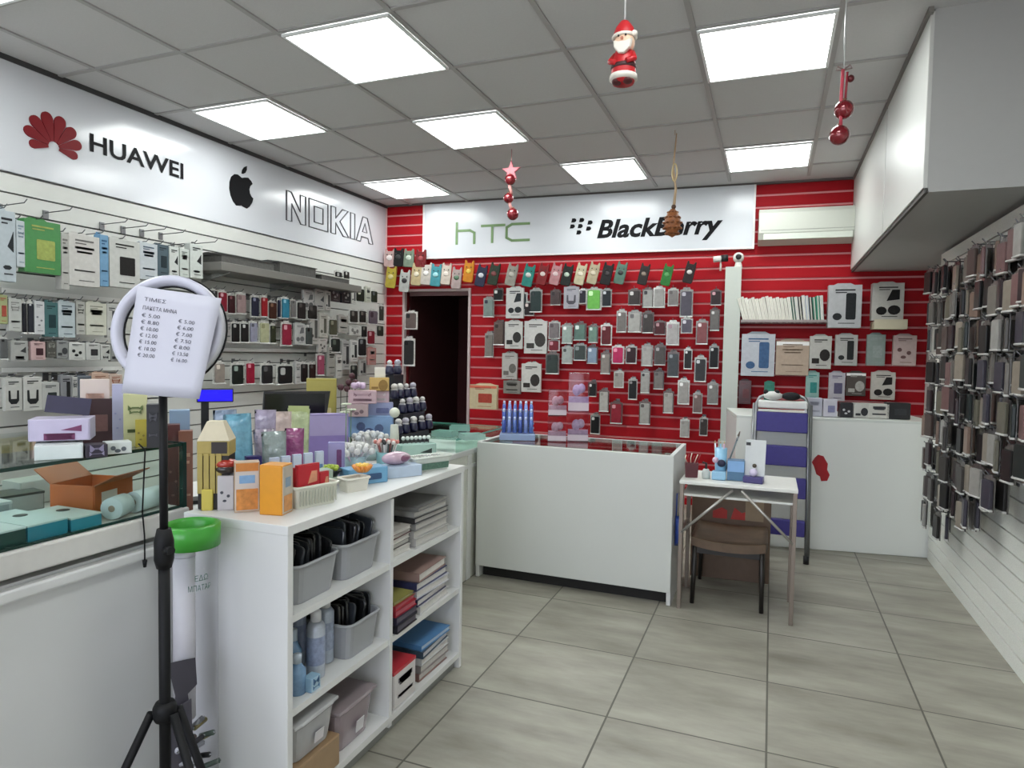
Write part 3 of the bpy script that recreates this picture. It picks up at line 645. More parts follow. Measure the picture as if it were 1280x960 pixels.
# ---------------------------------------------------------------- left wall
XL = -3.50                                   # plane of the pack fronts
def left_pack(u0, v0, u1, v1, off=0.):
    X = XL+off; uc, vc = (u0+u1)/2, (v0+v1)/2
    a, b = at(u0, vc, 'x', X), at(u1, vc, 'x', X); top, bot = at(uc, v0, 'x', X), at(uc, v1, 'x', X)
    return Vector((X, (a.y+b.y)/2, bot.z)), b.y-a.y, top.z-bot.z
def left_hook(p, h, lb, grp): return hook(Vector((-3.656, p.y, p.z+h*.97)), PI/2, p.x+3.656+.03, lb, grp)
LR = {   # rows of the left wall, each near to far: (u0,v0,u1,v1, kind, colour, second colour, words, picture)
 'top row': [
  (-6, 258, 15, 352, 'b', '#b9c3c9', '#2c2f33', 'pale blue box with dark wedge', 'corner'),
  (17, 272, 27, 334, 'b', '#c3cbd0', '#8fa4b5', 'narrow pale box', 'text'),
  (26, 272, 72, 342, 'b', '#3f8a45', '#b7c66a', 'green box with yellow label', 'rect'),
  (73, 288, 82, 362, 'b', '#b5b4ad', '#8d8c86', 'slim grey-white box', 'text'),
  (82, 290, 121, 358, 'b', '#cfcdc8', '#7d7b78', 'large plain white box', 'text'),
  (121, 290, 132, 358, 'b', '#6d9dc0', '#3f6f97', 'narrow blue box', 'text'),
  (133, 297, 171, 360, 'b', '#c9cac5', '#1e1a19', 'white tablet box with black picture', 'rect'),
  (171, 301, 193, 350, 'b', '#c5cbd0', '#51657c', 'white box with blue stripes', 'text'),
  (193, 304, 207, 345, 'b', '#3e5560', '#24343c', 'dark teal box', 'rect'),
  (208, 306, 220, 347, 'b', '#cfd4cf', '#26282a', 'white box with black stand picture', 'corner'),
  (221, 308, 233, 347, 'b', '#c9cfc9', '#9aa39c', 'small plain white box', 'text'),
  (234, 303, 250, 348, 'b', '#cdd3cd', '#1d1f21', 'white box with black gadget picture', 'corner')],
 'near second row': [
  (-4, 367, 8, 405, 'b', '#a5ad7a', '#c05a4a', 'yellow-green box with red base', 'rect'),
  (9, 371, 25, 414, 'b', '#c0c2bd', '#9a9c98', 'pale box with plain label', 'text'),
  (26, 372, 32, 418, 'c', '#2a2a30', '#55565a', 'black slim case', ''),
  (33, 373, 41, 418, 'c', '#33353d', '#c9c9c9', 'charcoal slim case', ''),
  (41, 375, 54, 418, 'b', '#cdced0', '#8a8a90', 'white patterned pack', 'dots'),
  (54, 376, 70, 421, 'b', '#3f6b6c', '#274448', 'teal blister pack', 'rect'),
  (71, 375, 92, 422, 'b', '#b9c6c9', '#4d5f66', 'white card with blue-grey print', 'text'),
  (93, 374, 105, 418, 'b', '#b5b5ad', '#5d5d5a', 'grey-white pack', 'text'),
  (106, 376, 131, 419, 'b', '#cfcfc0', '#a5a596', 'cream box', 'text'),
  (132, 378, 144, 422, 'b', '#c2c2bd', '#55565a', 'narrow white pack', 'tall')],
 'near third row': [
  (-2, 420, 9, 450, 'c', '#6a6c6c', '#2a2a2a', 'grey bagged case', ''),
  (12, 425, 33, 452, 'b', '#a9aaa6', '#4b4b4c', 'grey carton with stand picture', 'corner'),
  (37, 426, 55, 450, 'b', '#c9aaa8', '#4a2a30', 'pink carton with dark square', 'rect'),
  (56, 425, 69, 447, 'b', '#4a4a44', '#a9a9a0', 'dark carton with pale label', 'text'),
  (69, 425, 83, 448, 'b', '#8d8f8e', '#4a4c4f', 'grey carton with mouse picture', 'mouse'),
  (84, 426, 105, 450, 'b', '#c9cac5', '#1d1d1f', 'white carton with black dots', 'dots'),
  (106, 428, 123, 450, 'b', '#c7c8c3', '#37373a', 'white carton with dark bar', 'rect'),
  (124, 429, 136, 450, 'b', '#c1c2bd', '#2b2b2e', 'white carton with dark cross', 'corner'),
  (137, 430, 149, 452, 'b', '#8e8f8d', '#37383a', 'grey carton with dark print', 'mouse')],
 'near fourth row': [
  (4, 470, 26, 513, 'b', '#c3c3be', '#232426', 'white carton with black headset', 'u'),
  (28, 470, 50, 513, 'b', '#c3c3be', '#27282a', 'white carton with dark headset', 'u'),
  (51, 476, 72, 512, 'b', '#b5b6b2', '#2f3a38', 'white carton with green-black speaker', 'rect'),
  (74, 468, 88, 509, 'b', '#85878a', '#1f1f22', 'grey carton with black earbuds', 'tall'),
  (89, 468, 95, 506, 'b', '#b5b5b2', '#77787a', 'narrow white carton', 'text'),
  (95, 467, 112, 502, 'b', '#59606a', '#15151a', 'slate carton with black top', 'rect'),
  (113, 464, 134, 500, 'b', '#c9ab98', '#a06a55', 'peach carton', 'text'),
  (135, 466, 151, 495, 'b', '#c7b1a2', '#b5705a', 'pale peach carton', 'text')],
 'upper row past ring light': [
  (263, 360, 271, 386, 'c', '#1c1c1e', '#77787a', 'black case', ''),
  (272, 361, 283, 391, 'c', '#9c1f35', '#d0a0a8', 'crimson case', ''),
  (284, 365, 293, 393, 'c', '#3b1016', '#8a5a60', 'dark maroon case', ''),
  (294, 364, 307, 393, 'c', '#b59a98', '#7d6a6a', 'dusty pink case', ''),
  (313, 368, 323, 397, 'c', '#2c2e45', '#8d8fa5', 'navy case', ''),
  (325, 368, 334, 397, 'c', '#b3202a', '#c99', 'bright red case', ''),
  (335, 375, 345, 400, 'c', '#4a2618', '#8a6a55', 'brown case', ''),
  (346, 371, 350, 398, 'c', '#20243e', '#55586f', 'midnight blue case', ''),
  (351, 370, 361, 399, 'c', '#3f9ab8', '#9cd0e0', 'cyan case', ''),
  (363, 373, 369, 398, 'c', '#8a8886', '#555', 'grey case', ''),
  (370, 375, 382, 400, 'c', '#2b2726', '#5a5654', 'black-brown case', ''),
  (383, 378, 396, 400, 'c', '#302d2c', '#5a5654', 'wide charcoal case', '')],
 'middle row past ring light': [
  (279, 401, 287, 428, 'b', '#a5a39f', '#77787a', 'grey-white carton', 'text'),
  (288, 401, 299, 429, 'c', '#161616', '#b9b9b5', 'glossy black case', ''),
  (300, 401, 310, 429, 'c', '#1b1b1b', '#c5c5c2', 'black case with pale corner', ''),
  (311, 400, 321, 429, 'c', '#a5a5b8', '#55565f', 'lilac case', ''),
  (323, 399, 336, 430, 'c', '#c5c6a0', '#8a8a6a', 'cream case', ''),
  (337, 403, 344, 430, 'c', '#2f3320', '#6a6d55', 'olive case', ''),
  (351, 400, 364, 433, 'c', '#a52c45', '#d5a0aa', 'raspberry case', ''),
  (367, 402, 380, 431, 'b', '#b9b9b6', '#7a7a7c', 'white-grey carton', 'pair'),
  (381, 405, 390, 432, 'c', '#4d5452', '#222', 'slate grey case', '')],
 'lower row past ring light': [
  (266, 450, 281, 480, 'c', '#a59a90', '#d0c5ba', 'beige case', ''),
  (288, 451, 304, 482, 'c', '#1b2420', '#8a9a92', 'black-green case', ''),
  (306, 450, 318, 481, 'c', '#a51c38', '#d58a98', 'ruby red case', ''),
  (325, 453, 341, 481, 'c', '#27292a', '#55585a', 'charcoal case', ''),
  (345, 453, 366, 481, 'c', '#1b1d1e', '#a9aaa9', 'wide black case', ''),
  (368, 450, 374, 480, 'b', '#b9b9b6', '#8a8a88', 'narrow white carton', 'text'),
  (375, 451, 384, 479, 'c', '#1b1716', '#5a5654', 'jet black case', ''),
  (385, 452, 394, 479, 'c', '#2b1a17', '#5a5654', 'dark brown case', ''),
  (395, 440, 405, 470, 'c', '#a8506a', '#d5a5b0', 'rose pink case', '')],
 'upper row by the corner': [
  (378, 361, 391, 388, 'b', '#bdbbb8', '#77787a', 'white charger carton', 'pair'),
  (392, 360, 405, 388, 'b', '#b1afab', '#55565a', 'grey-white charger carton', 'corner'),
  (405, 362, 412, 388, 'b', '#c3c1bc', '#4a4a48', 'slim white cable pack', 'tall'), (418, 338, 427, 354, 'c', '#1d1b1c', '#8a8a88', 'short jet black case', ''), (429, 337, 436, 352, 'c', '#26221f', '#b9b7b2', 'short black-brown case', ''), (438, 357, 444, 380, 'b', '#c9c7c2', '#55565a', 'narrow white earphone pack', 'tall'),
  (412, 355, 424, 377, 'b', '#3a3436', '#b9b5b5', 'dark earphone pack', 'dots'),
  (426, 353, 437, 379, 'b', '#222023', '#c9c9c6', 'black earphone pack', 'dots'),
  (444, 358, 455, 378, 'c', '#22261c', '#b9b9a5', 'black-olive case', ''),
  (456, 358, 462, 378, 'b', '#c3c3b5', '#8a8a88', 'slim white pack', 'text'),
  (463, 362, 471, 379, 'c', '#2b3022', '#55585a', 'dark green case', '')],
 'middle row by the corner': [
  (398, 390, 408, 422, 'b', '#bdbbb2', '#6a6a5f', 'white pack with olive picture', 'tall'),
  (386, 389, 397, 430, 'b', '#aeaca7', '#5a5a58', 'long grey-white pack', 'tall'), (451, 405, 458, 422, 'c', '#1f1d1b', '#77756f', 'small black case', ''), (473, 380, 479, 402, 'c', '#3a3630', '#8a8680', 'slim dark case', ''),
  (410, 396, 421, 420, 'c', '#5a5a48', '#8a8a78', 'khaki case', ''),
  (422, 393, 434, 416, 'b', '#a9a7a0', '#7d7b75', 'pale grey pack', 'text'),
  (436, 386, 447, 404, 'c', '#2e2a26', '#6a6560', 'dark taupe case', ''),
  (448, 386, 457, 404, 'c', '#26221f', '#6a6560', 'near-black taupe case', ''),
  (459, 386, 472, 406, 'c', '#6a5c66', '#45383f', 'mauve case', ''),
  (435, 406, 450, 419, 'b', '#c5c3be', '#8a8885', 'small white carton', 'dots')],
 'lower row by the corner': [
  (412, 421, 425, 441, 'c', '#252b26', '#5a655a', 'green-black case', ''),
  (397, 422, 407, 440, 'b', '#b9b6b0', '#6a6a68', 'small pale carton', 'dots'), (419, 442, 426, 472, 'b', '#c5c3be', '#8a8884', 'narrow cream pack', 'text'), (437, 453, 446, 478, 'c', '#2a2c2a', '#77786f', 'smoky black case', ''), (448, 448, 457, 470, 'b', '#a8a6a1', '#3a3a3c', 'pale cable pack', 'tall'), (459, 433, 469, 456, 'b', '#b8837c', '#d9d0cb', 'salmon pink pack', 'text'),
  (426, 424, 436, 462, 'b', '#a5a6a2', '#3a3b3d', 'grey cable pack', 'tall'),
  (437, 424, 446, 452, 'b', '#c9c9c5', '#2a2a2c', 'white and black cable pack', 'tall'),
  (447, 420, 457, 446, 'c', '#282627', '#77787a', 'dark charcoal case', ''),
  (458, 411, 468, 431, 'c', '#8a2430', '#c99aa0', 'wine red case', ''),
  (408, 432, 418, 470, 'b', '#979892', '#5a5b55', 'grey-green pack', 'text'),
  (470, 405, 479, 421, 'c', '#34322a', '#77756a', 'dark olive case', '')],
}
LNM = {k: k for k in LR}
for row, items in LR.items():
    items = sorted(items, key=lambda i: i[0])
    far = 'far left corner' in row; past = 'past' in row
    for n, (u0, v0, u1, v1, k, c, c2, wd, pic) in enumerate(items):
        p, w, h = left_pack(u0, v0, u1, v1, 0 if row != 'top row' else .03)
        lb = "%s, %s in the left wall's %s" % (wd, ORD[n], row)
        if k == 'b': hang_box(p, PI/2, w, h, c, c2, lb, 'goods on the left wall', pic, d=.05 if row == 'top row' else .025)
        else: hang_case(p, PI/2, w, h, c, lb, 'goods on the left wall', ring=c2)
        if 'corner' not in row: left_hook(p, h, "steel hook carrying the %s pack in the left wall's %s" % (ORD[n], row), 'hooks on the left wall')
EMPTYH = 1
for n, (u, v) in enumerate(((34, 254), (91, 263), (160, 278), (186, 283), (209, 287), (232, 291), (272, 303))):   # empty pegs above the top row
    p = at(u, v, 'x', XL+.06); hook(Vector((-3.656, p.y, p.z)), PI/2, p.x+3.656, 'empty steel hook sticking out under the fascia, %s from the near end' % ORD[n], 'empty hooks on the left wall')
# dim packs low on the left wall, seen over the glass case
for n, (u0, v0, u1, v1, c, c2) in enumerate(((2, 556, 17, 585, '#8d9390', '#55595a'), (19, 556, 35, 580, '#7f8683', '#4a4f4e'), (37, 555, 53, 575, '#b1b3af', '#6a4a50'), (56, 553, 70, 572, '#777c7a', '#3a3d3d'))):
    p, w, h = left_pack(u0, v0, u1, v1, -.03)
    hang_box(p, PI/2, w, h, c, c2, 'small %s carton low on the left wall over the glass case, %s along' % ('pale grey' if n == 2 else 'dim grey', ORD[n]), 'goods on the left wall', 'rect', .025)
    left_hook(p, h, 'steel hook low on the left wall over the glass case, %s along' % ORD[n], 'hooks on the left wall')

# ---------------------------------------------------------------- red back wall
OFFB = .10
def back_pack(u0, v0, u1, v1, off=OFFB):
    uc, vc = (u0+u1)/2, (v0+v1)/2
    a, b = bw(u0, vc, off), bw(u1, vc, off); top, bot = bw(uc, v0, off), bw(uc, v1, off)
    p = (a+b)/2; p.z = bot.z
    return p, (b-a).dot(BX), top.z-bot.z
def back_hook(p, h, lb, off=OFFB): 
    return hook(p + BN*(off-.024) + Vector((0, 0, h*.97)), BTH, off+.01, lb, 'hooks on the red wall')
G1 = 'goods on the red wall'
RB = {
 'uppermost row': [(604, 371, 618, 397, 'c', '#8fa09a', '#334', 'grey-green patterned case', ''), (617, 360, 629, 376, 'c', '#17191a', '#c9c9c5', 'short black case', ''),
  (633, 358, 655, 398, 'b', '#c9c8c4', '#2c3134', 'white boxed mount with dark picture', 'pair'), (643, 364, 659, 388, 'c', '#2b3a40', '#1d2428', 'dark slate case', ''), (655, 376, 668, 395, 'c', '#2a1f22', '#c9b9b5', 'black case with pale face', ''),
  (662, 360, 678, 391, 'c', '#30403f', '#1c2626', 'dark teal case', ''), (688, 362, 701, 382, 'c', '#5a4a4a', '#2a2022', 'grey-brown case', ''), (705, 357, 724, 386, 'b', '#a5a3ab', '#5f5d66', 'silver headset pack', 'u'),
  (724, 360, 733, 380, 'c', '#2b2733', '#8a8790', 'dark violet case', ''), (733, 359, 752, 388, 'c', '#7fd35f', '#c9f0b5', 'lime green case', ''), (752, 360, 765, 384, 'c', '#23282e', '#c3c5c9', 'black-navy case', ''),
  (785, 360, 801, 382, 'c', '#423c3b', '#bdbab6', 'dark grey case', ''), (803, 359, 817, 385, 'c', '#b9b9b5', '#1a1a1a', 'white case with black spots', ''), (817, 357, 831, 385, 'c', '#b3b1ad', '#8d8b88', 'silver-white case', ''),
  (835, 359, 848, 383, 'c', '#8f8a88', '#5a5654', 'mid grey case', ''), (850, 359, 866, 397, 'c', '#5f5a66', '#b3aeb8', 'smoky lilac case', ''), (888, 361, 902, 382, 'c', '#3a2c2e', '#b98a90', 'dark rose case', '')],
 'second row': [(606, 414, 617, 447, 'c', '#938d86', '#5a5550', 'stone grey case', ''), (617, 400, 631, 432, 'c', '#6f5f58', '#3a302c', 'taupe case', ''), (632, 400, 653, 436, 'b', '#cdcbc6', '#3a3734', 'white boxed charger with round picture', 'mouse'),
  (656, 399, 684, 442, 'b', '#d3d1cc', '#4a4642', 'large white boxed charger', 'mouse'), (686, 401, 700, 424, 'c', '#8d8486', '#5a5054', 'grey-lilac case', ''), (702, 404, 716, 430, 'c', '#b9c9c0', '#f0f0ee', 'pale mint case', ''),
  (717, 402, 733, 426, 'c', '#6f8f84', '#d0dad5', 'dull green case', ''), (735, 405, 748, 429, 'c', '#84a596', '#c5d5cc', 'sage green case', ''), (751, 404, 765, 432, 'c', '#6d2328', '#c9a0a0', 'dark red case', ''),
  (771, 386, 783, 416, 'c', '#8a8480', '#e5e3e0', 'clear-edged grey case', ''), (785, 387, 802, 416, 'c', '#c5c3be', '#5a5856', 'white printed case', ''), (803, 388, 817, 417, 'c', '#4a4543', '#8a8583', 'dark stone case', ''),
  (818, 401, 832, 419, 'c', '#57292c', '#a57a7c', 'maroon case', ''), (833, 400, 849, 432, 'c', '#c9c4c3', '#a5868f', 'white case with pink top', ''), (851, 397, 866, 417, 'c', '#6a6472', '#c9c5cc', 'lavender grey case', ''), 
  (870, 399, 885, 431, 'c', '#9a5a5c', '#e0d0d0', 'red and white patterned case', ''), (887, 385, 900, 414, 'c', '#7f7b78', '#c5c3c0', 'ash grey case', '')],
 'third row': [(628, 440, 647, 474, 'b', '#b9b4ae', '#7d7872', 'grey boxed charger', 'mouse'), (652, 452, 677, 490, 'b', '#cfccc6', '#3b3632', 'white boxed car charger', 'mouse'), (682, 440, 699, 468, 'c', '#3f4a46', '#1c2220', 'black-green case in clear bag', ''),
  (685, 424, 700, 439, 'c', '#8a2c38', '#c9909a', 'short crimson case', ''), (702, 431, 716, 455, 'c', '#c3c9c4', '#4a4d4a', 'white case with dark ring', ''), (717, 429, 733, 451, 'c', '#48504e', '#7d8583', 'gunmetal case', ''), (734, 431, 747, 455, 'c', '#9fb5cc', '#d5dde5', 'light blue case', ''),
  (751, 438, 763, 468, 'c', '#a39a92', '#d5d0ca', 'sand grey case', ''), (765, 431, 780, 455, 'c', '#d8306a', '#f08aa8', 'hot pink case', ''), (782, 431, 796, 455, 'c', '#3a2125', '#c0a5a8', 'dark plum case', ''), (802, 429, 816, 458, 'c', '#cbc7c3', '#9a9592', 'white slim case', ''),
  (818, 429, 832, 457, 'c', '#5f5a57', '#9a9592', 'iron grey case', ''), (834, 438, 849, 472, 'c', '#54595c', '#8a9094', 'grey-teal case', ''), (855, 434, 865, 462, 'c', '#2b2a2a', '#d8d6d3', 'black case in white frame', ''), (868, 444, 883, 478, 'c', '#3d3d40', '#c9c9cc', 'graphite case', ''), (886, 430, 899, 461, 'c', '#1a1a1b', '#c9c7c4', 'jet black case', '')],
 'fourth row': [(630, 475, 651, 492, 'b', '#8d8a82', '#5d5a54', 'grey flat carton', 'text'), (735, 476, 746, 496, 'c', '#1f1e1f', '#d9d7d4', 'small black case with pale dot', ''), (749, 486, 761, 515, 'c', '#cfcac2', '#8d8983', 'ivory case', ''), (767, 462, 780, 485, 'c', '#bdb7b0', '#77726d', 'pearl white case', ''),
  (785, 472, 797, 500, 'c', '#242223', '#8d8a88', 'black case in grey bag', ''), (801, 462, 812, 492, 'c', '#c3bfba', '#2a2828', 'white and black case', ''), (817, 461, 830, 487, 'c', '#8f8984', '#5a5552', 'warm grey case', ''), (829, 487, 842, 517, 'c', '#c9c4bc', '#8d8983', 'bone white case', ''),
  (847, 472, 862, 506, 'c', '#bdb9b4', '#f0eeea', 'silver-white double case', ''), (866, 489, 878, 517, 'c', '#8f7a76', '#c9b5b0', 'rose grey case', ''), (884, 476, 898, 506, 'c', '#9a9792', '#e5e3df', 'silver dotted case', '')],
 'bottom row': [(738, 517, 750, 543, 'c', '#151617', '#c9c9c5', 'black case with white base', ''), (763, 500, 778, 530, 'c', '#a52a3a', '#d59aa0', 'cherry red case', ''), (799, 500, 813, 531, 'c', '#c5c1bb', '#5a5552', 'white case with grey top', ''),
  (850, 523, 862, 547, 'c', '#cdc9c3', '#9a9590', 'small white case', ''), (874, 520, 885, 545, 'c', '#4a4240', '#8d8582', 'small dark grey case', '')],
}
for row, items in RB.items():
    items = sorted(items, key=lambda i: i[0]+i[2])
    for n, (u0, v0, u1, v1, k, c, c2, wd, pic) in enumerate(items):
        p, w, h = back_pack(u0, v0, u1, v1, OFFB+.012*(n % 3))
        lb = "%s, %s from the doorway in the red wall's %s" % (wd, ORD[n], row)
        if k == 'b': hang_box(p, BTH, w, h, c, c2, lb, G1, pic, .03)
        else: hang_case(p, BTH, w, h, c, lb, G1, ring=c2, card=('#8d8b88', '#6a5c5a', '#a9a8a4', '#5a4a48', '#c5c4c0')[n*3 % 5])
        back_hook(p, h, "steel hook carrying the %s pack in the red wall's %s" % (ORD[n], row), OFFB+.012*(n % 3))
CH = [(487, 322, '#c9a9a5', '#e5dcd8', 'pink and white'), (498, 321, '#151515', '#333', 'black'), (511, 322, '#7d8d7a', '#c5d0c0', 'grey-green'), (526, 323, '#7a2024', '#a54a4e', 'dark red')]
for n, (u, v, c, c2, wd) in enumerate(CH):
    p, w, h = back_pack(u-7, v-11, u+7, v+12, .12)
    animal_case(p, BTH, w, h, c, c2, '%s animal-shaped phone case, %s in the short row beside the white sign' % (wd, ORD[n]), 'novelty cases on the red wall', .05)
CH2 = [(488, 345, '#b9a53f', '#d5c98a', 'yellow'), (505, 350, '#b9b9b5', '#1f1f22', 'white and black'), (520, 342, '#c9b58a', '#e5d9c0', 'sand'), (532, 341, '#cdc5bd', '#e9e5e0', 'cream white'), (544, 343, '#4a9aa5', '#9cd0d5', 'cyan'), (557, 341, '#d9cbbd', '#f0e5da', 'cream pink'), (570, 346, '#b9a5a2', '#5a7a5f', 'pink, white and green'), (585, 338, '#d98a1f', '#e8c04a', 'orange'), (599, 343, '#2c304a', '#dcdce5', 'navy'), (615, 341, '#2c3a2a', '#7a3a3a', 'dark green'), (637, 342, '#a5a096', '#c5c0b5', 'stone grey'), (658, 343, '#2f8f84', '#d0d5d0', 'teal'), (676, 341, '#8a2428', '#e5d5d0', 'red'), (692, 341, '#c98f92', '#e9d0d0', 'rose pink'), (706, 342, '#1f2420', '#c5d5c5', 'black, white and green'), (723, 341, '#d0c5a5', '#e8e0c9', 'cream'), (739, 340, '#bdb093', '#e0d5bd', 'cream and gold'), (756, 341, '#171517', '#2f2a2c', 'black'), (773, 340, '#5a7a6c', '#1f2422', 'green and black'), (802, 341, '#2a2220', '#8f7f70', 'black-brown'), (831, 342, '#2f7a35', '#5fa560', 'bright green'), (859, 339, '#2b1f1f', '#e0dcd8', 'black with white head')]
for n, (u, v, c, c2, wd) in enumerate(CH2):
    p, w, h = back_pack(u-6.8, v-13, u+6.8, v+15, .12)
    animal_case(p, BTH, w, h, c, c2, '%s animal-shaped case, %s in the long row under the white sign' % (wd, ORD[n]), 'novelty cases on the red wall', .1+.12*(n > 7))
# two bagged phone cases on the door jamb
for n, (u0, v0, u1, v1, c, wd) in enumerate(((506, 388, 522, 412, '#7a6a66', 'dusky pink bagged phone case hanging high on the door jamb'), (504, 420, 519, 458, '#3a3a3a', 'grey phone case in a white frame hanging on the door jamb'))):
    p, w, h = back_pack(u0, v0, u1, v1, .08)
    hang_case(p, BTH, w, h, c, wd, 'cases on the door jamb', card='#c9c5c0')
    back_hook(p, h, 'steel hook on the door jamb, %s one down' % ORD[n], .08)
# right part of the red wall: boxed goods
RC = [('upper', 1034.5, 353, 1076, 410, '#c3c4c6', '#2c2e31', 'white speaker box with dark tower picture', 'tall', .08), ('upper', 1089, 352, 1128.6, 401, '#c5c2bb', '#1f1e1d', 'white gadget box with black round pictures', 'pair', .08),
      ('middle', 927, 415, 968, 470, '#b9bdc3', '#4a6f9a', 'large pale box with blue picture', 'tall', .06), ('middle', 970, 423, 1010.5, 469, '#b59f8a', '#a58f7a', 'tan flat box in white frame', 'text', .05), ('middle', 1011.5, 417.5, 1039, 461, '#bdbab3', '#2b2523', 'white mouse box', 'mouse', .05),
      ('middle', 1044, 416, 1071, 457, '#b5b3ae', '#2a2c2c', 'white headset box with dark side', 'tall', .05), ('middle', 1083, 416, 1106, 457, '#86938d', '#aab5b0', 'grey-green blister pack', 'rect', .04), ('middle', 1115.5, 417.5, 1145, 457, '#bfa9a3', '#7a5a58', 'pinkish patterned pack', 'dots', .04),
      ('lower', 923, 474, 939, 505, '#4a1a1e', '#7a4a4e', 'dark red pack', 'rect', .03), ('lower', 955, 476, 968, 500, '#1f7f68', '#4fa590', 'small teal pack', 'rect', .03), ('lower', 1007, 463, 1023.6, 500, '#8fb5ad', '#3f9a94', 'pale teal pack', 'rect', .03), ('lower', 1035.6, 463, 1056, 501, '#b9b4bb', '#6a6584', 'white pack with purple picture', 'rect', .03),
      ('lower', 1057.5, 463, 1081.6, 495, '#4a4038', '#c9c5bd', 'black and tan pack', 'mouse', .03), ('lower', 1088, 463, 1119, 499.5, '#c5beb4', '#26211f', 'white pack with black pattern', 'pair', .03)]
for n, (row, u0, v0, u1, v1, c, c2, wd, pic, d) in enumerate(RC):
    p, w, h = back_pack(u0, v0, u1, v1, .12)
    hang_box(p, BTH, w, h, c, c2, wd+' above the low cabinet, %s row' % row, 'boxed goods above the low cabinet', pic, d, band='#e0dedb' if 'tan' in wd else None)
# booklet shelf
s0, z = bs(926, 402, .1); s1, _ = bs(1032, 402, .1)
t = empty('booklet_shelf', BO+BX*((s0+s1)/2)+Vector((0, 0, z)), BTH, 'narrow dark shelf holding the row of white booklets on the red wall', 'shelf')
put('shelf_board', B1((0, -.1, -.012), (s1-s0, .15, .012), mat('#5a3a3a', .4)), t); put('front_lip', B1((0, -.172, -.003), (s1-s0, .006, .03), mat('#9a8d8a', .3)), t)
nb = 24
bcol = {15: '#1f4f42', 16: '#d0d0cc', 17: '#1c2422', 18: '#d5d5d2', 19: '#b5bcc5', 20: '#24302c', 21: '#2f7a62', 22: '#3f8a72', 23: '#c5c5c2'}
for i in range(nb):
    x = s0+.03+(s1-s0-.06)*i/(nb-1); h = 1+rnd.uniform(-.06, .05)
    cc = bcol.get(i, ('#e3e0d5', '#dad7cc', '#e8e5da')[i % 3])
    wd = {'#1f4f42': 'dark green', '#24302c': 'black-green', '#1c2422': 'black', '#2f7a62': 'green', '#3f8a72': 'light green', '#b5bcc5': 'pale blue'}.get(cc, 'white')
    lean = -.27+.2*i/nb+rnd.uniform(-.008, .008)
    t = empty('booklet', BO+BX*x-BN*.1+Vector((0, 0, z)), 0, '%s thin booklet leaning on the narrow shelf, %s from the white post' % (wd, ORD[i]), 'booklet', 'booklets on the red wall shelf', rot=(0, lean, BTH))
    put('cover', pm(('bk', cc), lambda: MB().box((0, 0, .1), (.0238, .13, .2), 0, .002).mesh(mat(cc, .45, noise=.08))), t)
    put('pages', pm(('bkp',), lambda: MB().box((0, -.002, .1005), (.008, .13, .2)).mesh(mat('#c9c6bb', .7, noise=.15, nscale=90))), t)
    t.scale = (1, 1, h)
p, w, h = back_pack(1090, 402, 1131, 412, .12)
t = empty('small_ledge', p+Vector((0, 0, h)), BTH, 'short tan ledge under the white gadget box on the red wall', 'ledge')
put('ledge_board', B1((0, .0, -h/2), (w, .16, h), mat('#a39a82', .5), .003), t); put('front_lip', B1((0, -.083, -h*.4), (w, .006, h*1.2), mat('#bdb59c', .4)), t)

# ---------------------------------------------------------------- right wall: rows of bagged phone cases on hooks
RCOL = [('#131211', 'black'), ('#211f1e', 'charcoal'), ('#393633', 'dark grey'), ('#55514c', 'grey'), ('#6d6861', 'pale grey'), ('#857c70', 'beige'), ('#4a3d38', 'taupe'), ('#6d5250', 'dusky pink'), ('#2e2224', 'dark plum'), ('#8f8d88', 'silver'), ('#3a3740', 'slate violet'), ('#605d50', 'khaki grey'), ('#222a28', 'black-green'), ('#7a665a', 'tan')]
def sleeve(y, z, x, ci, lb, dy=0.):
    c = RCOL[ci][0]; w, h = .088, .155
    t = empty('hanging_case_sleeve', (x, y, z), 0, lb, 'phone case', 'bagged cases on the right wall', rot=(0, 0, -PI/2+dy))
    put('bag_card', pm(('rs', ci % 3), lambda: MB().prism(card_outline(w, h), .0, .003).mesh(CLEAR(('#4a4845', '#5f5c58', '#3a3836')[ci % 3]))), t)
    put('phone_case', pm(('rc', ci), lambda: MB().prism(rrect(w*.84, h*.8, .01, 3, 0, h*.45), -.015, -.001, 0, None, .003).mesh(mat(c, .4, coat=.1, noise=.25, nscale=30, spec=.25))), t)
    put('glare_strip', pm(('rt',), lambda: MB().box((0, -.009, h*.035), (w*.9, .018, h*.06), 0, .004).mesh(mat('#bdbcb8', .3, coat=.3, noise=.4, bump=.35, bscale=90))), t)  # glare off the bottom of the plastic sleeve, modelled as a pale strip
YC = [2.9+.1*k for k in range(18)]
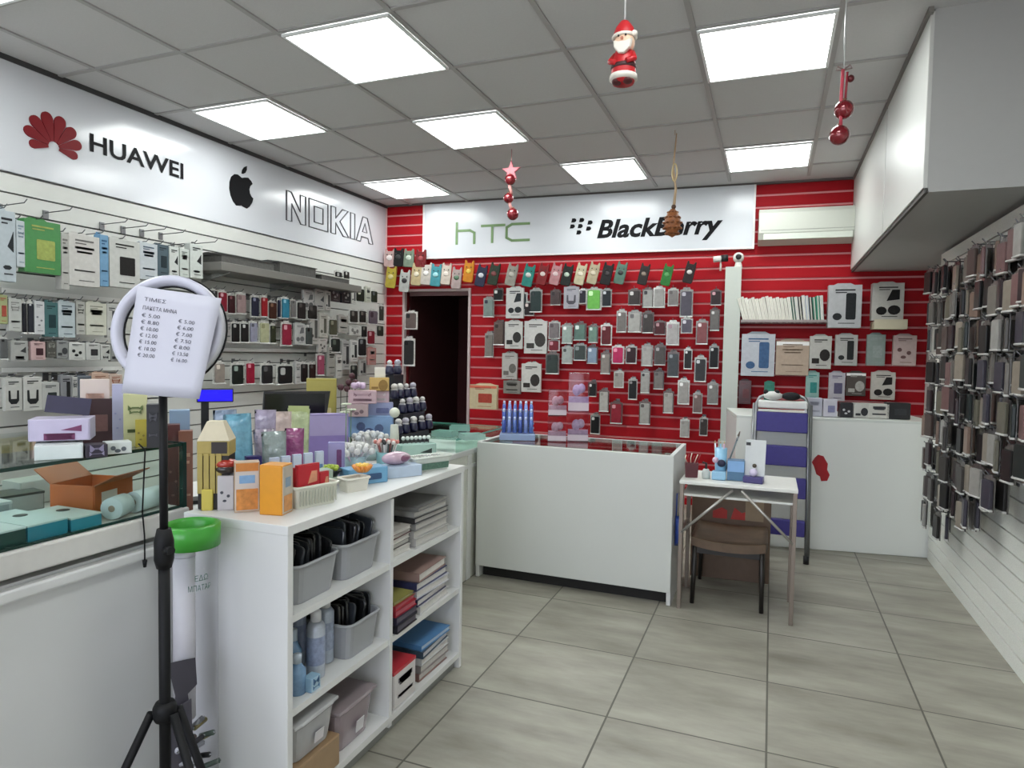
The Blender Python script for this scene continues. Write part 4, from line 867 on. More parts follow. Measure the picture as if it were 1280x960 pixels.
for r in range(9):
    z = 1.69-.168*r
    cols = [y for y in YC if not (y > 4.55 and 3 < r) and not (r >= 6 and y < 3.3+.12*(r-6)) and not (r == 8 and y < 4.2) and not (r == 7 and y < 3.75 and rnd.random() < .6)]
    cols = cols[::-1]
    for n, y in enumerate(cols):
        yy = y+rnd.uniform(-.022, .022); zz = z+rnd.uniform(-.028, .022); ci = rnd.randrange(len(RCOL))
        if r == 0 and y < 3.7: ci = rnd.choice([7, 7, 8, 9, 13])
        if r in (6, 7) and y < 3.9: ci = rnd.choice([7, 5, 9, 2, 10])
        place = '%s row of the right wall, %s from its far end' % (ORD[r], ORD[n])
        sx = .885+rnd.uniform(-.03, .02)
        hook(Vector((.996, yy, zz+.15)), -PI/2, 1.008-sx, 'steel hook on the right wall, %s row, %s from its far end' % (ORD[r], ORD[n]), 'hooks on the right wall')
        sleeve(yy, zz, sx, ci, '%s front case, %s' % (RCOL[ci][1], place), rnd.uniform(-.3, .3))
        if rnd.random() < .97:
            ci = rnd.randrange(len(RCOL))
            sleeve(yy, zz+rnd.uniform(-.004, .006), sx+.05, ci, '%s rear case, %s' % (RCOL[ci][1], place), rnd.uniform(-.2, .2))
# ================================================================== RING LIGHT ON ITS TRIPOD
def pt(u, v, d): return EYE + ray(u, v)*d            # a point D metres in front of the viewpoint plane
pole = pt(205, 675, 1.5); PXY = Vector((pole.x, pole.y, 0))
t = empty('ring_light', PXY, 0, 'white ring light on a black tripod with a paper price list hanging over it', 'ring light')
sat = mat('#0b0b0d', .55, noise=.08, spec=.25)
put('pole', MB().tube([(0, 0, .12), (0, 0, .86)], .0125, n=12).mesh(sat), t, label='black lower pole')
put('pole', MB().tube([(0, 0, .84), (0, 0, 1.2)], .009, n=10).mesh(sat), t, label='thinner black upper pole')
put('collar', MB().lathe([(0, .8), (.016, .8), (.021, .82), (.021, .86), (.015, .89), (0, .89)]).mesh(sat), t)
put('knob', MB().tube([(.018, -.01, .845), (.045, -.02, .85)], .009, n=10).mesh(sat), t)
put('hub', MB().lathe([(0, .445), (.022, .445), (.026, .455), (.026, .475), (.02, .487), (0, .487)]).mesh(sat), t)
put('lower_hub', MB().lathe([(0, .22), (.022, .22), (.022, .27), (0, .27)]).mesh(sat), t)
dv = (FW*Vector((1, 1, 0))).normalized(); rv = Vector((dv.y, -dv.x, 0))
for a in (100, -25, 195):
    d = rv*math.cos(math.radians(a)) - dv*math.sin(math.radians(a))
    if a == 100: d = rv*-.9-dv*.35
    if a == -25: d = rv*.75-dv*.35
    if a == 195: d = dv*.3+rv*.45
    d = d.normalized(); L_ = .23 if a != 195 else .16
    l = put('leg', MB().tube([d*.028+Vector((0, 0, .465)), d*L_+Vector((0, 0, .012))], .0095, n=8).mesh(sat), t)
    put('rubber_foot', MB().ball(d*L_+Vector((0, 0, .014)), .014).mesh(BLACK), l)
    put('strut', MB().tube([d*.02+Vector((0, 0, .25)), d*(L_*.52)+Vector((0, 0, .24))], .005, n=6).mesh(sat), t)
rc = pt(211, 413, 1.5); M = Matrix((Vector((RT.x, UP.x, -FW.x, 0)), (RT.y, UP.y, -FW.y, 0), (RT.z, UP.z, -FW.z, 0), (0, 0, 0, 1)))
M = Matrix(((RT.x, -(-FW).x, UP.x), (RT.y, -(-FW).y, UP.y), (RT.z, -(-FW).z, UP.z))).to_4x4()   # local X right, -Y to viewer, Z up
TILT = M @ Matrix.Rotation(-.12, 4, 'X')
ro = rc - PXY
prof = [(.103, .004), (.108, -.012), (.118, -.017), (.126, -.012), (.1265, .008), (.12, .014), (.108, .012)]
b2 = MB(); rings = []
for k in range(48):
    a = 2*PI*k/48; rings.append([b2.b.verts.new((r_*math.cos(a), y_, r_*math.sin(a))) for r_, y_ in prof])
for k in range(48):
    A, B_ = rings[k], rings[(k+1) % 48]
    for i in range(len(prof)):
        f = b2.b.faces.new((A[i], A[(i+1) % 7], B_[(i+1) % 7], B_[i])); f.smooth = True; f.material_index = 0 if i in (0, 1, 2) else 1
bmesh.ops.recalc_face_normals(b2.b, faces=b2.b.faces)
o = put('ring_diffuser', b2.mesh(mat('#b9b9c6', .35, noise=.02), mat('#c5c5cc', .4)), t); o.matrix_basis = Matrix.Translation(ro) @ TILT
b2 = MB()
for r_, y_ in ((.1025, .002), (.128, .01)): b2.tube([(r_*math.cos(2*PI*k/40), y_, r_*math.sin(2*PI*k/40)) for k in range(40)], .0022, 0, 6, True)
o = put('ring_rim', b2.mesh(sat), t, label='black rims of the ring'); o.matrix_basis = Matrix.Translation(ro) @ TILT
put('neck', MB().tube([(0, 0, 1.19), ro+Vector((0, 0, -.125))+Vector((FW.x, FW.y, 0))*.012], .008).mesh(sat), t)
# the paper: a printed price list laid over the ring
P0, P1, P2, P3 = pt(172, 357, 1.475), pt(277, 373, 1.475), pt(249, 499, 1.455), pt(152, 491, 1.455)
t = empty('price_list', (P0+P2)/2, 0, 'white paper sheet with a printed euro price list hung over the ring light', 'paper sheet')
ctr = (P0+P2)/2; b2 = MB(); n = 8; nrm = -FW; gridv = []
for j in range(n+1):
    row = []
    for i in range(n+1):
        u, v = i/n, j/n
        p = P0*(1-u)*(1-v)+P1*u*(1-v)+P2*u*v+P3*(1-u)*v + nrm*(.006*math.sin(PI*u)*v - .004*math.sin(2*PI*u)*(1-v))
        row.append((b2.b.verts.new(p-ctr), b2.b.verts.new(p-ctr-nrm*.0006)))
    gridv.append(row)
for j in range(n):
    for i in range(n):
        for k, s in ((0, 1), (1, -1)):
            qd = [gridv[j][i][k], gridv[j+1][i][k], gridv[j+1][i+1][k], gridv[j][i+1][k]]
            f = b2.b.faces.new(qd[::s]); f.smooth = True
def edge(seq):
    for a, c in zip(seq, seq[1:]): b2.b.faces.new((a[0], c[0], c[1], a[1]))
edge([gridv[0][i] for i in range(n+1)]); edge([gridv[n][i] for i in range(n, -1, -1)]); edge([gridv[j][n] for j in range(n+1)]); edge([gridv[j][0] for j in range(n, -1, -1)])
put('sheet', b2.mesh(mat('#b9b9c4', .6, noise=.015, nscale=8)), t)
txt = mat('#4a4a55', .6)
def on_paper(s, u0, v0, u1, v1):
    me = text_mesh(s, txt); X = [v.co.x for v in me.vertices]; Y = [v.co.y for v in me.vertices]; a, b, c, d = min(X), max(X), min(Y), max(Y)
    for v in me.vertices:
        u = u0+(v.co.x-a)/(b-a)*(u1-u0); w = v1+(v.co.y-c)/(d-c)*(v0-v1)
        p = P0*(1-u)*(1-w)+P1*u*(1-w)+P2*u*w+P3*(1-u)*w + nrm*(.0012+.006*math.sin(PI*u)*w - .004*math.sin(2*PI*u)*(1-w))
        v.co = p-ctr
    return me
on = [('COSMOTE', .10, .095, .36, .135), ('ΜΗΝΙΑΙΑ ΠΑΚΕΤΑ', .10, .18, .52, .215)]
L1 = ['€ 5.00', '€ 8.80', '€ 10.00', '€ 12.00', '€ 15.00', '€ 18.00', '€ 20.00']; L2 = ['€ 5.00', '€ 6.00', '€ 7.00', '€ 7.50', '€ 8.00', '€ 13.50', '€ 16.00']
on = [('ΤΙΜΕΣ', .10, .095, .36, .13), ('ΠΑΚΕΤΑ ΜΗΝΑ', .10, .175, .52, .212)]
for i, (a, b) in enumerate(zip(L1, L2)):
    y = .245+.062*i
    on += [(a, .10+.005*i, y, .32+.005*i, y+.036), (b, .56, y+.012, .76, y+.048)]
for s, *r in on: put('printed_line', on_paper(s, *r), t)

# ================================================================== BATTERY BIN
p = at(239, 655, 'y', 1.27); bx, by = p.x, p.y
t = empty('battery_bin', (bx, by, 0), 0, 'clear tall battery recycling tube with a green rim standing in front of the shelf unit', 'recycling bin')
R_ = .064
put('tube', MB().lathe([(R_, .0), (R_, .80)], n=32).mesh(glass('#f7f7fa', .02)), t)
put('base', MB().lathe([(0, 0), (R_+.004, 0), (R_+.004, .02), (0, .02)], n=32).mesh(mat('#3c9a3c', .35)), t)
put('rim', MB().lathe([(R_-.008, .80), (R_-.008, .79), (R_+.006, .79), (R_+.007, .846), (R_-.004, .85), (R_-.01, .84), (R_-.012, .80)], n=32).mesh(mat('#3f9a35', .3, noise=.06)), t, label='green rim')
M_ = Matrix.Rotation(facing((bx, by)), 4, 'Z')
def bend(s, zz0, zz1, a0, a1):
    me = text_mesh(s, mat('#2f5a4c', .5)); X = [v.co.x for v in me.vertices]; Y = [v.co.y for v in me.vertices]; x0, x1, y0, y1 = min(X), max(X), min(Y), max(Y); f0 = facing((bx, by))
    for v in me.vertices:
        a = f0-PI/2+a0+(v.co.x-x0)/(x1-x0)*(a1-a0); z = zz0+(v.co.y-y0)/(y1-y0)*(zz1-zz0)
        v.co = ((R_+.001)*math.cos(a), (R_+.001)*math.sin(a), z)
    return me
lt = put('lettering', bend('ΕΔΩ', .713, .728, .12, .62), t, label='dark green lettering')
put('lettering', bend('ΜΠΑΤΑΡ', .688, .703, -.12, .74), t)
lab = MB(); f0 = facing((bx, by))-PI/2
arc = [f0+.0+k*.1 for k in range(9)]
put('round_mark', MB().ball((0, 0, 0), .001).mesh(WHITE), t, loc=((R_-.004)*math.cos(f0+.5), (R_-.004)*math.sin(f0+.5), .74))
t2 = empty('paper_tube', (bx-.02, by-.005, .0), 0, 'white cardboard tube standing inside the clear battery bin', 'cardboard tube')
put('tube_wall', MB().lathe([(.022, .33), (.027, .33), (.027, .765), (.022, .765), (.022, .33)], n=20).mesh(mat('#c9c7c9', .6)), t2)
put('tube_cap', MB().lathe([(0, .76), (.0275, .76), (.0275, .768), (0, .768)], n=20).mesh(mat('#b5b3b6', .6)), t2)
t3 = empty('grey_card', (bx+.004, by-.036, .30), facing((bx, by), .1), 'crumpled dark grey card stuffed low inside the clear battery bin', 'card', sc=(.72, .8, 1))
put('card_sheet', MB().prism([(-.045, .2), (.045, .2), (.05, .13), (.02, .11), (.045, -.06), (.02, -.12), (-.03, -.1), (-.04, .05), (-.02, .11)], -.002, .002).mesh(mat('#3f3c42', .5, noise=.2, nscale=20)), t3)
put('card_flap', MB().prism([(-.04, .08), (.03, .1), (.035, -.1), (-.035, -.1)], -.016, -.012).mesh(mat('#4a474d', .5, noise=.2, nscale=20)), t3)
bc = ['#26262a', '#8f8558', '#8d8f94', '#4a5a50', '#c9c9cc', '#5a4a48']
for i in range(46):
    a, rr = rnd.uniform(0, 2*PI), .045*math.sqrt(rnd.random()); z = .035+.006*i
    t = empty('used_battery', (bx+rr*math.cos(a), by+rr*math.sin(a), z), 0, 'used battery in the heap inside the clear bin', 'battery', 'used batteries in the bin', rot=(rnd.uniform(.9, 1.7), rnd.uniform(-.4, .4), rnd.uniform(0, PI)))
    c = bc[i % 6]
    put('battery_case', pm(('bat', c), lambda: MB().lathe([(0, -.022), (.007, -.022), (.007, .022), (0, .022)], n=10).mesh(mat(c, .35, .2))), t)
    put('terminal', pm(('batt',), lambda: MB().lathe([(0, .022), (.0028, .022), (.0028, .025), (0, .025)], n=8).mesh(CHROME)), t)
# hanging power cable with plug, along the counter front
c0 = at(180, 560, 'x', -1.585); c1 = at(178, 640, 'x', -1.585); c2 = at(181, 700, 'x', -1.585)
t = empty('power_cable', (c0.x, c0.y, 0), 0, 'thin black cable with small plug hanging down the counter front behind the ring light', 'cable')
put('cord', MB().tube([(-.02, 0, c0.z+.01), (.004, 0, c0.z-.005), (.0, c1.y-c0.y, c1.z), (0, c1.y-c0.y+.006, (c1.z+c2.z)/2), (0, c2.y-c0.y, c2.z)], .0022, n=6).mesh(sat), t)
put('plug', MB().tube([(0, c2.y-c0.y, c2.z), (0, c2.y-c0.y, c2.z-.02)], .0065, n=8, r1=.004).mesh(sat), t)

# ================================================================== GENERIC GOODS
def carton(name, p, rz, d, col, lb, cat, grp=None, front=None, lid=None, pic=None, pickind='rect', side=None):
    """box with base centre p, size d = (width, depth, height); front = colour of the front panel, lid = colour of a lid, pic = printed picture"""
    w, dp, h = d; t = empty(name, p, rz, lb, cat, grp)
    put('carton', B1((0, 0, h/2), d, mat(col, .42, coat=.15, noise=.05, nscale=30), min(d)*.03), t)
    if front: put('front_panel', B1((0, -dp/2-.0008, h/2), (w*.94, .0016, h*.94), mat(front, .4, noise=.08, nscale=40)), t)
    if side: put('side_panel', B1((w/2+.0008, 0, h/2), (.0016, dp*.94, h*.94), mat(side, .4, noise=.15, nscale=40)), t)
    if lid: put('lid', B1((0, 0, h+.002), (w*1.01, dp*1.01, .004+h*.06), mat(lid, .4, noise=.05)), t)
    if pic:
        b = MB()
        for P in PICS[pickind](w, h): b.prism(P, -dp/2-.0032, -dp/2-.0016)
        put('product_print', b.mesh(mat(pic, .4, noise=.3, nscale=60)), t)
    if not (front or lid or pic or side): put('tape_strip', B1((0, 0, h+.0004), (w*.98, dp*.16, .0012), mat(col, .2)), t)
    return t
def tub(name, p, rz, d, col, lb, cat, grp=None, thick=.004, slots=False, M_=None):
    w, dp, h = d; t = empty(name, p, rz, lb, cat, grp); m = M_ or mat(col, .4, noise=.03)
    k = .86; b = MB()
    lo = rrect(w*k, dp*k, min(w, dp)*.14, 3); hi = rrect(w, dp, min(w, dp)*.16, 3); n = len(lo)
    def ring(P, z, s=0): return [b.b.verts.new((x*(1-s), y*(1-s), z)) for x, y in P]
    o0, o1, i1, i0 = ring(lo, 0), ring(hi, h), ring(hi, h, thick/w*2.2), ring(lo, thick, thick/w*2.2)
    for A, B in ((o0, o1), (o1, i1), (i1, i0)):
        for i in range(n): b.b.faces.new((A[i], A[(i+1) % n], B[(i+1) % n], B[i]))
    b.b.faces.new(o0[::-1]); b.b.faces.new(i0)
    put('tub_wall', b.mesh(m), t)
    put('rim', MB().tube([(x*1.01, y*1.01, h) for x, y in rrect(w, dp, min(w, dp)*.16, 3)], .004+.012*h, n=6, closed=True).mesh(m), t)
    if slots:
        s = MB()
        for i in range(slots):
            x = -w*.42+w*.84*i/(slots-1)
            s.box((x*.97, -dp*.5+.0, h*.5), (w*.012, .004, h*.7), 0, 0, Matrix.Translation((0, 0, 0)) )
        put('slat_ribs', s.mesh(mat('#a9a99a', .5)), t)
    return t
def soft_bag(name, p, rz, d, col, lb, cat, grp=None, header=None, pic=None, seed=0, clear=True):
    w, dp, h = d; t = empty(name, p, rz, lb, cat, grp)
    put('bag', MB().pillow(w, dp, h, 0, 10, seed).mesh(mat(col, .25, coat=.6, noise=.5, nscale=24, bump=1., bscale=38)), t)
    if header: put('header_card', B1((0, 0, h*.96), (w*.9, .006, h*.14), mat(header, .4)), t)
    if pic: put('inner_shape', MB().ball((0, -dp*.32, h*.42), w*.26, 0, 12, (1, .5, 1.15)).mesh(mat(pic, .4, coat=.5, noise=.2)), t)
    return t
def stand(u, v, z, dz=.0): p = at(u, v, 'z', z); return Vector((p.x, p.y, z+dz))
def px(n, p): return n*depth(p)/FPX                    # N photo pixels at point p, in metres
TOP = SZ+.001

# ================================================================== INSIDE AND ON THE GLASS CASE
zc = .833
def ystrip(u0, u1, x, z): return at(u0, 650, 'x', x).y, at(u1, 650, 'x', x).y
for k, (y0, y1, x0, x1, h, top, fr_, lb) in enumerate(((.70, 1.015, -1.80, -1.63, .036, '#c5d0d2', '#20423f', 'pale phone box with dark green edge lying nearest in the glass case'),
        (1.02, 1.115, -1.83, -1.63, .036, '#bccdce', '#2f7f96', 'pale phone box with teal edge lying second in the glass case'),
        (1.125, 1.205, -1.80, -1.63, .03, '#bccdcb', '#3a8aa0', 'pale phone box with teal edge lying third in the glass case, before the orange box'))):
    t = empty('phone_box', ((x0+x1)/2, (y0+y1)/2, zc), PI/2, lb, 'phone box', 'teal-edged phone boxes in the glass case')
    put('box_base', B1((0, 0, h/2), (y1-y0, x1-x0, h), mat(fr_, .35, noise=.1)), t)
    put('lid', B1((0, 0, h+.001), (y1-y0+.002, x1-x0+.002, .004), mat(top, .35, noise=.04)), t)
    put('logo_spot', MB().lathe([(0, 0), (.016, 0), (.016, .0006), (0, .0006)], (.01, .02, h+.003), 16).mesh(mat('#2a3436', .4)), t)
carton('phone_box', (-1.93, 1.0, zc), 1.5, (.26, .12, .05), '#a9b3b3', 'flat grey phone box behind the teal-edged boxes in the glass case', 'phone box', 'boxes in the glass case', '#8f9a9a', '#b9c3c3')
carton('phone_box', (-1.95, .78, zc), 1.62, (.2, .12, .06), '#8d9797', 'grey phone box with dark lid at the back of the glass case', 'phone box', 'boxes in the glass case', '#6f7777', '#3d4646')
carton('phone_box', (-2.0, 1.2, zc), 1.4, (.14, .1, .045), '#7d8583', 'small dark-topped phone box near the orange box in the glass case', 'phone box', 'boxes in the glass case', '#9aa3a1', '#3b4240')
carton('phone_box', (-2.08, .98, zc), 1.57, (.3, .09, .085), '#b5bab5', 'tall pale phone box standing at the back of the glass case', 'phone box', 'boxes in the glass case', '#c9cec9')
carton('phone_box', (-2.05, 1.32, zc), 1.5, (.16, .09, .07), '#a5aaa5', 'grey-white phone box at the far back corner of the glass case', 'phone box', 'boxes in the glass case', '#b9beb9')
# open orange carton
t = empty('open_carton', (-1.80, 1.305, zc), .25, 'open orange-brown cardboard box with flaps inside the glass case', 'cardboard box')
om = mat('#b4602f', .6, noise=.12, nscale=20); b = MB(); w, d_, h = .13, .15, .085
b.box((0, 0, .004), (w, d_, .006)); 
for s in (-1, 1): b.box((s*w/2, 0, h/2), (.005, d_, h)); b.box((0, s*d_/2, h/2), (w, .005, h))
put('box_wall', b.mesh(om), t)
for s in (-1, 1): put('flap', B1((s*.032, 0, 0), (.065, d_, .003), mat('#9a5a35', .6, noise=.15)), t, loc=(s*w/2, 0, h), rot=(0, -s*.45+ (0 if s > 0 else .2), 0))
put('paper_label', B1((w/2+.0035, -.02, h*.45), (.001, .06, .05), mat('#d9d2c6', .5)), t)
t = empty('paper_roll', (-1.675, 1.375, zc+.03), .2, 'white till paper roll lying beside the orange box in the glass case', 'paper roll')
put('roll', MB().tube([(0, -.05, 0), (0, .05, 0)], .03, n=20).mesh(mat('#c9d3d3', .6)), t); put('core', MB().tube([(0, -.051, 0), (0, .051, 0)], .009, n=12).mesh(mat('#8f7f6c', .6)), t)
t = empty('paper_roll', (-1.66, 1.275, zc+.03), .4, 'white till paper roll nearest the glass, in front of the orange box', 'paper roll')
put('roll', MB().tube([(0, -.03, 0), (0, .03, 0)], .03, n=20).mesh(mat('#bfcaca', .6)), t); put('core', MB().tube([(0, -.031, 0), (0, .031, 0)], .009, n=12).mesh(mat('#8f7f6c', .6)), t)
# on top of the glass
zt = 1.0225
def rear(u0, u1, vt, X, zb=zt):
    uc = (u0+u1)/2; a, b_ = at(u0, vt, 'x', X), at(u1, vt, 'x', X); c = at(uc, vt, 'x', X)
    p = Vector((X, c.y, zb)); return p, px(u1-u0, c), c.z-zb
p = stand(95, 573, zt); 
carton('display_carton', p+Vector((-.06, 0, 0)), facing(p), (px(50, p), .1, .035), '#cfd5d3', 'low white display carton on the glass case, bottom of the purple stack', 'carton', 'cartons on the glass case', '#cfd8d6')
carton('display_carton', stand(125, 572, zt)+Vector((-.03, .01, 0)), facing(p, .1), (px(24, p), .05, .032), '#26202b', 'small black display carton with pale print beside the low white one', 'carton', 'cartons on the glass case', '#2b2433', pic='#8d86a0', pickind='text')
carton('display_carton', stand(148, 568, zt)+Vector((-.03, .02, 0)), facing(p, .1), (px(30, p), .05, .03), '#c5cbc9', 'small white display carton with grey specks by the tripod pole', 'carton', 'cartons on the glass case', '#c9cfcc', pic='#5a5f66', pickind='dots')
t = carton('display_carton', p+Vector((-.09, .03, .04)), facing(p, -.15), (px(66, p), .09, .055), '#a9a3b9', 'open lilac display carton with a dark back flap on the purple stack', 'carton', 'cartons on the glass case', '#b5adc5', pic='#6a2a55', pickind='corner')
put('back_flap', B1((-.005, .03, .09), (px(50, p), .004, .045), mat('#1f1a38', .4, noise=.2)), t, rot=(-.2, .12, 0), label='navy back flap')
for k, (u0, u1, vt, X, c, dkc, lb) in enumerate(((103, 134, 474, -1.95, '#d0c0b8', '#c9a595', 'white and peach card box standing tall behind the lilac carton'), (106, 138, 498, -1.9, '#3a2224', '#6a4a45', 'dark brown box behind the lilac carton on the glass case'),
        (141, 153, 480, -1.9, '#a5a5c0', '#8d8db5', 'pale lilac packet standing on the glass case behind the ring pole'), (156, 182, 492, -1.95, '#b9b98a', '#5a6a3a', 'yellow-green packet standing on the glass case behind the paper sheet'),
        (158, 170, 522, -1.8, '#2f4f45', '#1f352f', 'dark green box on the glass case under the price list'), (170, 183, 524, -1.78, '#b5a53a', '#8a7a2a', 'yellow box on the glass case under the price list'), (184, 198, 505, -1.8, '#2a2a30', '#4a4a52', 'black charger box on the glass case beside the pole'),
        (213, 236, 512, -1.8, '#8fa8c5', '#b9c9dd', 'light blue pack on the counter right of the tripod pole'), (209, 224, 530, -1.75, '#5a2f30', '#8a5a55', 'dark red pack on the counter right of the tripod pole'), (224, 240, 538, -1.72, '#8a5a4a', '#c9a08a', 'brown pack on the counter right of the tripod pole'))):
    c_ = at((u0+u1)/2, vt, 'x', X)
    if u0 < 200 and c_.y > 1.34: X = at((u0+u1)/2, vt, 'y', 1.34).x
    p, w, h = rear(u0, u1, vt, X); zb_ = zt if p.y < 1.36 else .752; p, w, h = rear(u0, u1, vt, X, zb_)
    carton('upright_pack', p, facing(p), (w, .04, max(.03, h)), c, lb, 'upright pack', 'packs standing on the counter', pic=dkc, pickind=('text', 'rect', 'dots')[k % 3])
# customer display on its post, till screen
p, w, h = rear(248, 290, 487, -1.85, .752)
t = empty('customer_display', p, facing(p), 'lit blue customer display bar on a black post on the counter', 'customer display')
put('post', MB().box((-w*.28, .01, h*.45), (.026, .02, h*.9), 0, .003).mesh(BLACK), t); put('foot_plate', B1((-w*.28, .01, .006), (.09, .08, .012), BLACK, .003), t)
put('display_head', B1((0, 0, h*.95), (w, .03, px(17, p)), BLACK, .003), t)
put('screen', B1((.0, -.0165, h*.95), (w*.94, .003, px(14, p)), mat('#1200c8', .25, emit=.55, noise=0), 0), t, label='lit blue screen')
p, w, h = rear(330, 413, 489, -2.0, .752)
t = empty('till_screen', p, facing(p, .12), 'black till monitor standing on the counter behind the pastel bags', 'monitor')
sh = px(36, p)
put('screen_housing', MB().prism([(-w/2, 0), (w*.42, -.005), (w/2, sh), (-w*.5+.01, sh)], -.012, .02, 0, None, .003).mesh(BLACK), t, loc=(0, 0, h-sh), rot=(-.2, 0, 0))
put('screen_glass', B1((-.01, -.014, h-sh/2), (w*.86, .003, sh*.84), mat('#0b0b0d', .15, noise=0)), t, rot=(0, 0, 0))
put('neck', B1((0, .05, (h-sh+.06)/2), (.05, .03, h-sh+.04), BLACK, .004), t); put('foot', B1((0, .04, .008), (.2, .15, .016), BLACK, .004), t)

# ================================================================== ON TOP OF THE SHELF UNIT (and the counter behind it)
# pencil-shaped wooden house-box
p = stand(266, 637, TOP)+Vector((-.015, .03, 0)); w = px(36, p); h = px(108, p)
t = empty('pencil_box', p, facing(p, -.25), 'tall yellow wooden box shaped like a pencil with a pale cut tip', 'pencil box')
ym = mat('#a3904a', .5, noise=.2, nscale=25)
put('shaft', B1((0, 0, h*.36), (w, w*.9, h*.7), mat('#1c1512', .6), .002), t, label='black shaft')
for k in range(4): put('slat', B1((-w*.42+w*.28*k*.72, -w*.46, h*.42), (w*.17, .006, h*.46), ym, .001), t)
put('front_post', B1((-w*.18, -w*.48, h*.12), (w*.36, .012, h*.24), mat('#bfae4a', .5, noise=.1), .002), t)
put('band', B1((0, 0, h*.7), (w*1.04, w*.94, h*.17), ym, .003), t)
put('window', B1((w*.2, -w*.48, h*.71), (w*.5, .004, h*.13), mat('#20140f', .5)), t)
tip = bmesh.new(); vv = [tip.verts.new((sx*w*.52, sy*w*.47, h*.785)) for sx, sy in ((-1, -1), (1, -1), (1, 1), (-1, 1))]+[tip.verts.new((sx*w*.26, sy*w*.22, h*1.0)) for sx, sy in ((-1, -1), (1, -1), (1, 1), (-1, 1))]
for f in ((0, 1, 5, 4), (1, 2, 6, 5), (2, 3, 7, 6), (3, 0, 4, 7), (4, 5, 6, 7), (3, 2, 1, 0)): tip.faces.new([vv[i] for i in f])
m = MB(); m.join(tip); put('tip', m.mesh(mat('#c9bfa5', .6, noise=.1)), t, label='pale cut tip')
# toy boxes at the near corner
p = stand(284, 640, TOP)+Vector((-.03, .03, 0))
carton('toy_box', p, facing(p, -.2), (px(19, p), px(18, p), px(43, p)), '#b9b3b5', 'narrow white toy box with grey marks next to the pencil box', 'toy box', 'toy boxes on the shelf unit', '#bdb8bb', pic='#3a3a44', pickind='dots')
t = empty('spectacle_case', p+Vector((0, 0, px(43, p)+.001)), facing(p), 'rounded glossy red and black case lying on the narrow white toy box', 'case')
put('lower_shell', MB().ball((0, 0, px(7, p)), px(14, p), 0, 14, (1, .8, .5)).mesh(mat('#1f0e0c', .3, coat=.5)), t); put('upper_shell', MB().ball((0, 0, px(13, p)), px(13.5, p), 0, 14, (1, .8, .5)).mesh(mat('#a0281a', .3, coat=.5)), t)
p = stand(309, 642, TOP)+Vector((-.028, .028, 0))
t = carton('toy_box', p, facing(p, .05), (px(29, p), px(18, p), px(62, p)), '#bfa58a', 'orange and white toy box with a blue patch, second from the shelf corner', 'toy box', 'toy boxes on the shelf unit', '#c9bfb8', side='#2b2c55')
for nm, z_, w_, h_, c_, nz in (('orange_patch', 16, 25, 26, '#c98440', .5), ('blue_patch', 41, 18, 10, '#7a9fc5', .2), ('orange_top', 56, 26, 10, '#c07a38', .2)):
    put(nm, B1((0, -px(9, p)-.0022, px(z_, p)), (px(w_, p), .001, px(h_, p)), mat(c_, .4, noise=nz, nscale=70)), t, label=nm.replace('_', ' ')+' of print')
p2 = stand(345, 646, TOP)+Vector((-.03, .035, 0))
t = carton('toy_box', p2, facing(p2, -.5), (px(30, p2), px(26, p2), px(62, p2)), '#cf8a1f', 'orange toy box standing on the very corner of the shelf top', 'toy box', 'toy boxes on the shelf unit', '#d48f1c', side='#b9b0a0')
put('blue_patch', B1((px(15, p2)+.0022, 0, px(40, p2)), (.001, px(13, p2), px(12, p2)), mat('#7f95a8', .4)), t, label='grey-blue picture')
put('orange_patch', B1((px(15, p2)+.0022, 0, px(14, p2)), (.001, px(20, p2), px(20, p2)), mat('#c98a4a', .4, noise=.4, nscale=60)), t)
pz = stand(318, 628, TOP)+Vector((-.07, .07, 0))
carton('toy_box', pz, facing(pz, .2), (px(18, pz), .03, px(50, pz)), '#2b2566', 'dark blue toy box wedged between the two orange ones', 'toy box', 'toy boxes on the shelf unit', '#2a2468', pic='#c9c5d5', pickind='text')
# white basket with red packs
p = stand(398, 634, TOP)+Vector((-.045, .02, 0)); w = px(64, p)
t = tub('white_basket', p, facing(p, .62), (w, .08, px(26, p)), '#cfcfc0', 'long white slotted basket at the shelf top edge holding red packs', 'basket', None, slots=13)
Rb = Matrix.Rotation(facing(p, .62), 4, 'Z')
for k in range(4):
    q_ = p+Rb @ Vector((-w*.17+(.0 if k < 3 else w*.36), -.022+.015*(k % 3), .008))
    carton('red_pack', q_, facing(p, .62)+.03*(k % 2), (w*.5 if k < 3 else w*.22, .011, px(50-4*k, p)), '#a81c28', 'glossy red snack pack in the white basket, %s from the front' % ORD[k], 'red pack', 'red packs in the white basket', '#b01f2b', pic='#c98a6a', pickind='pair')
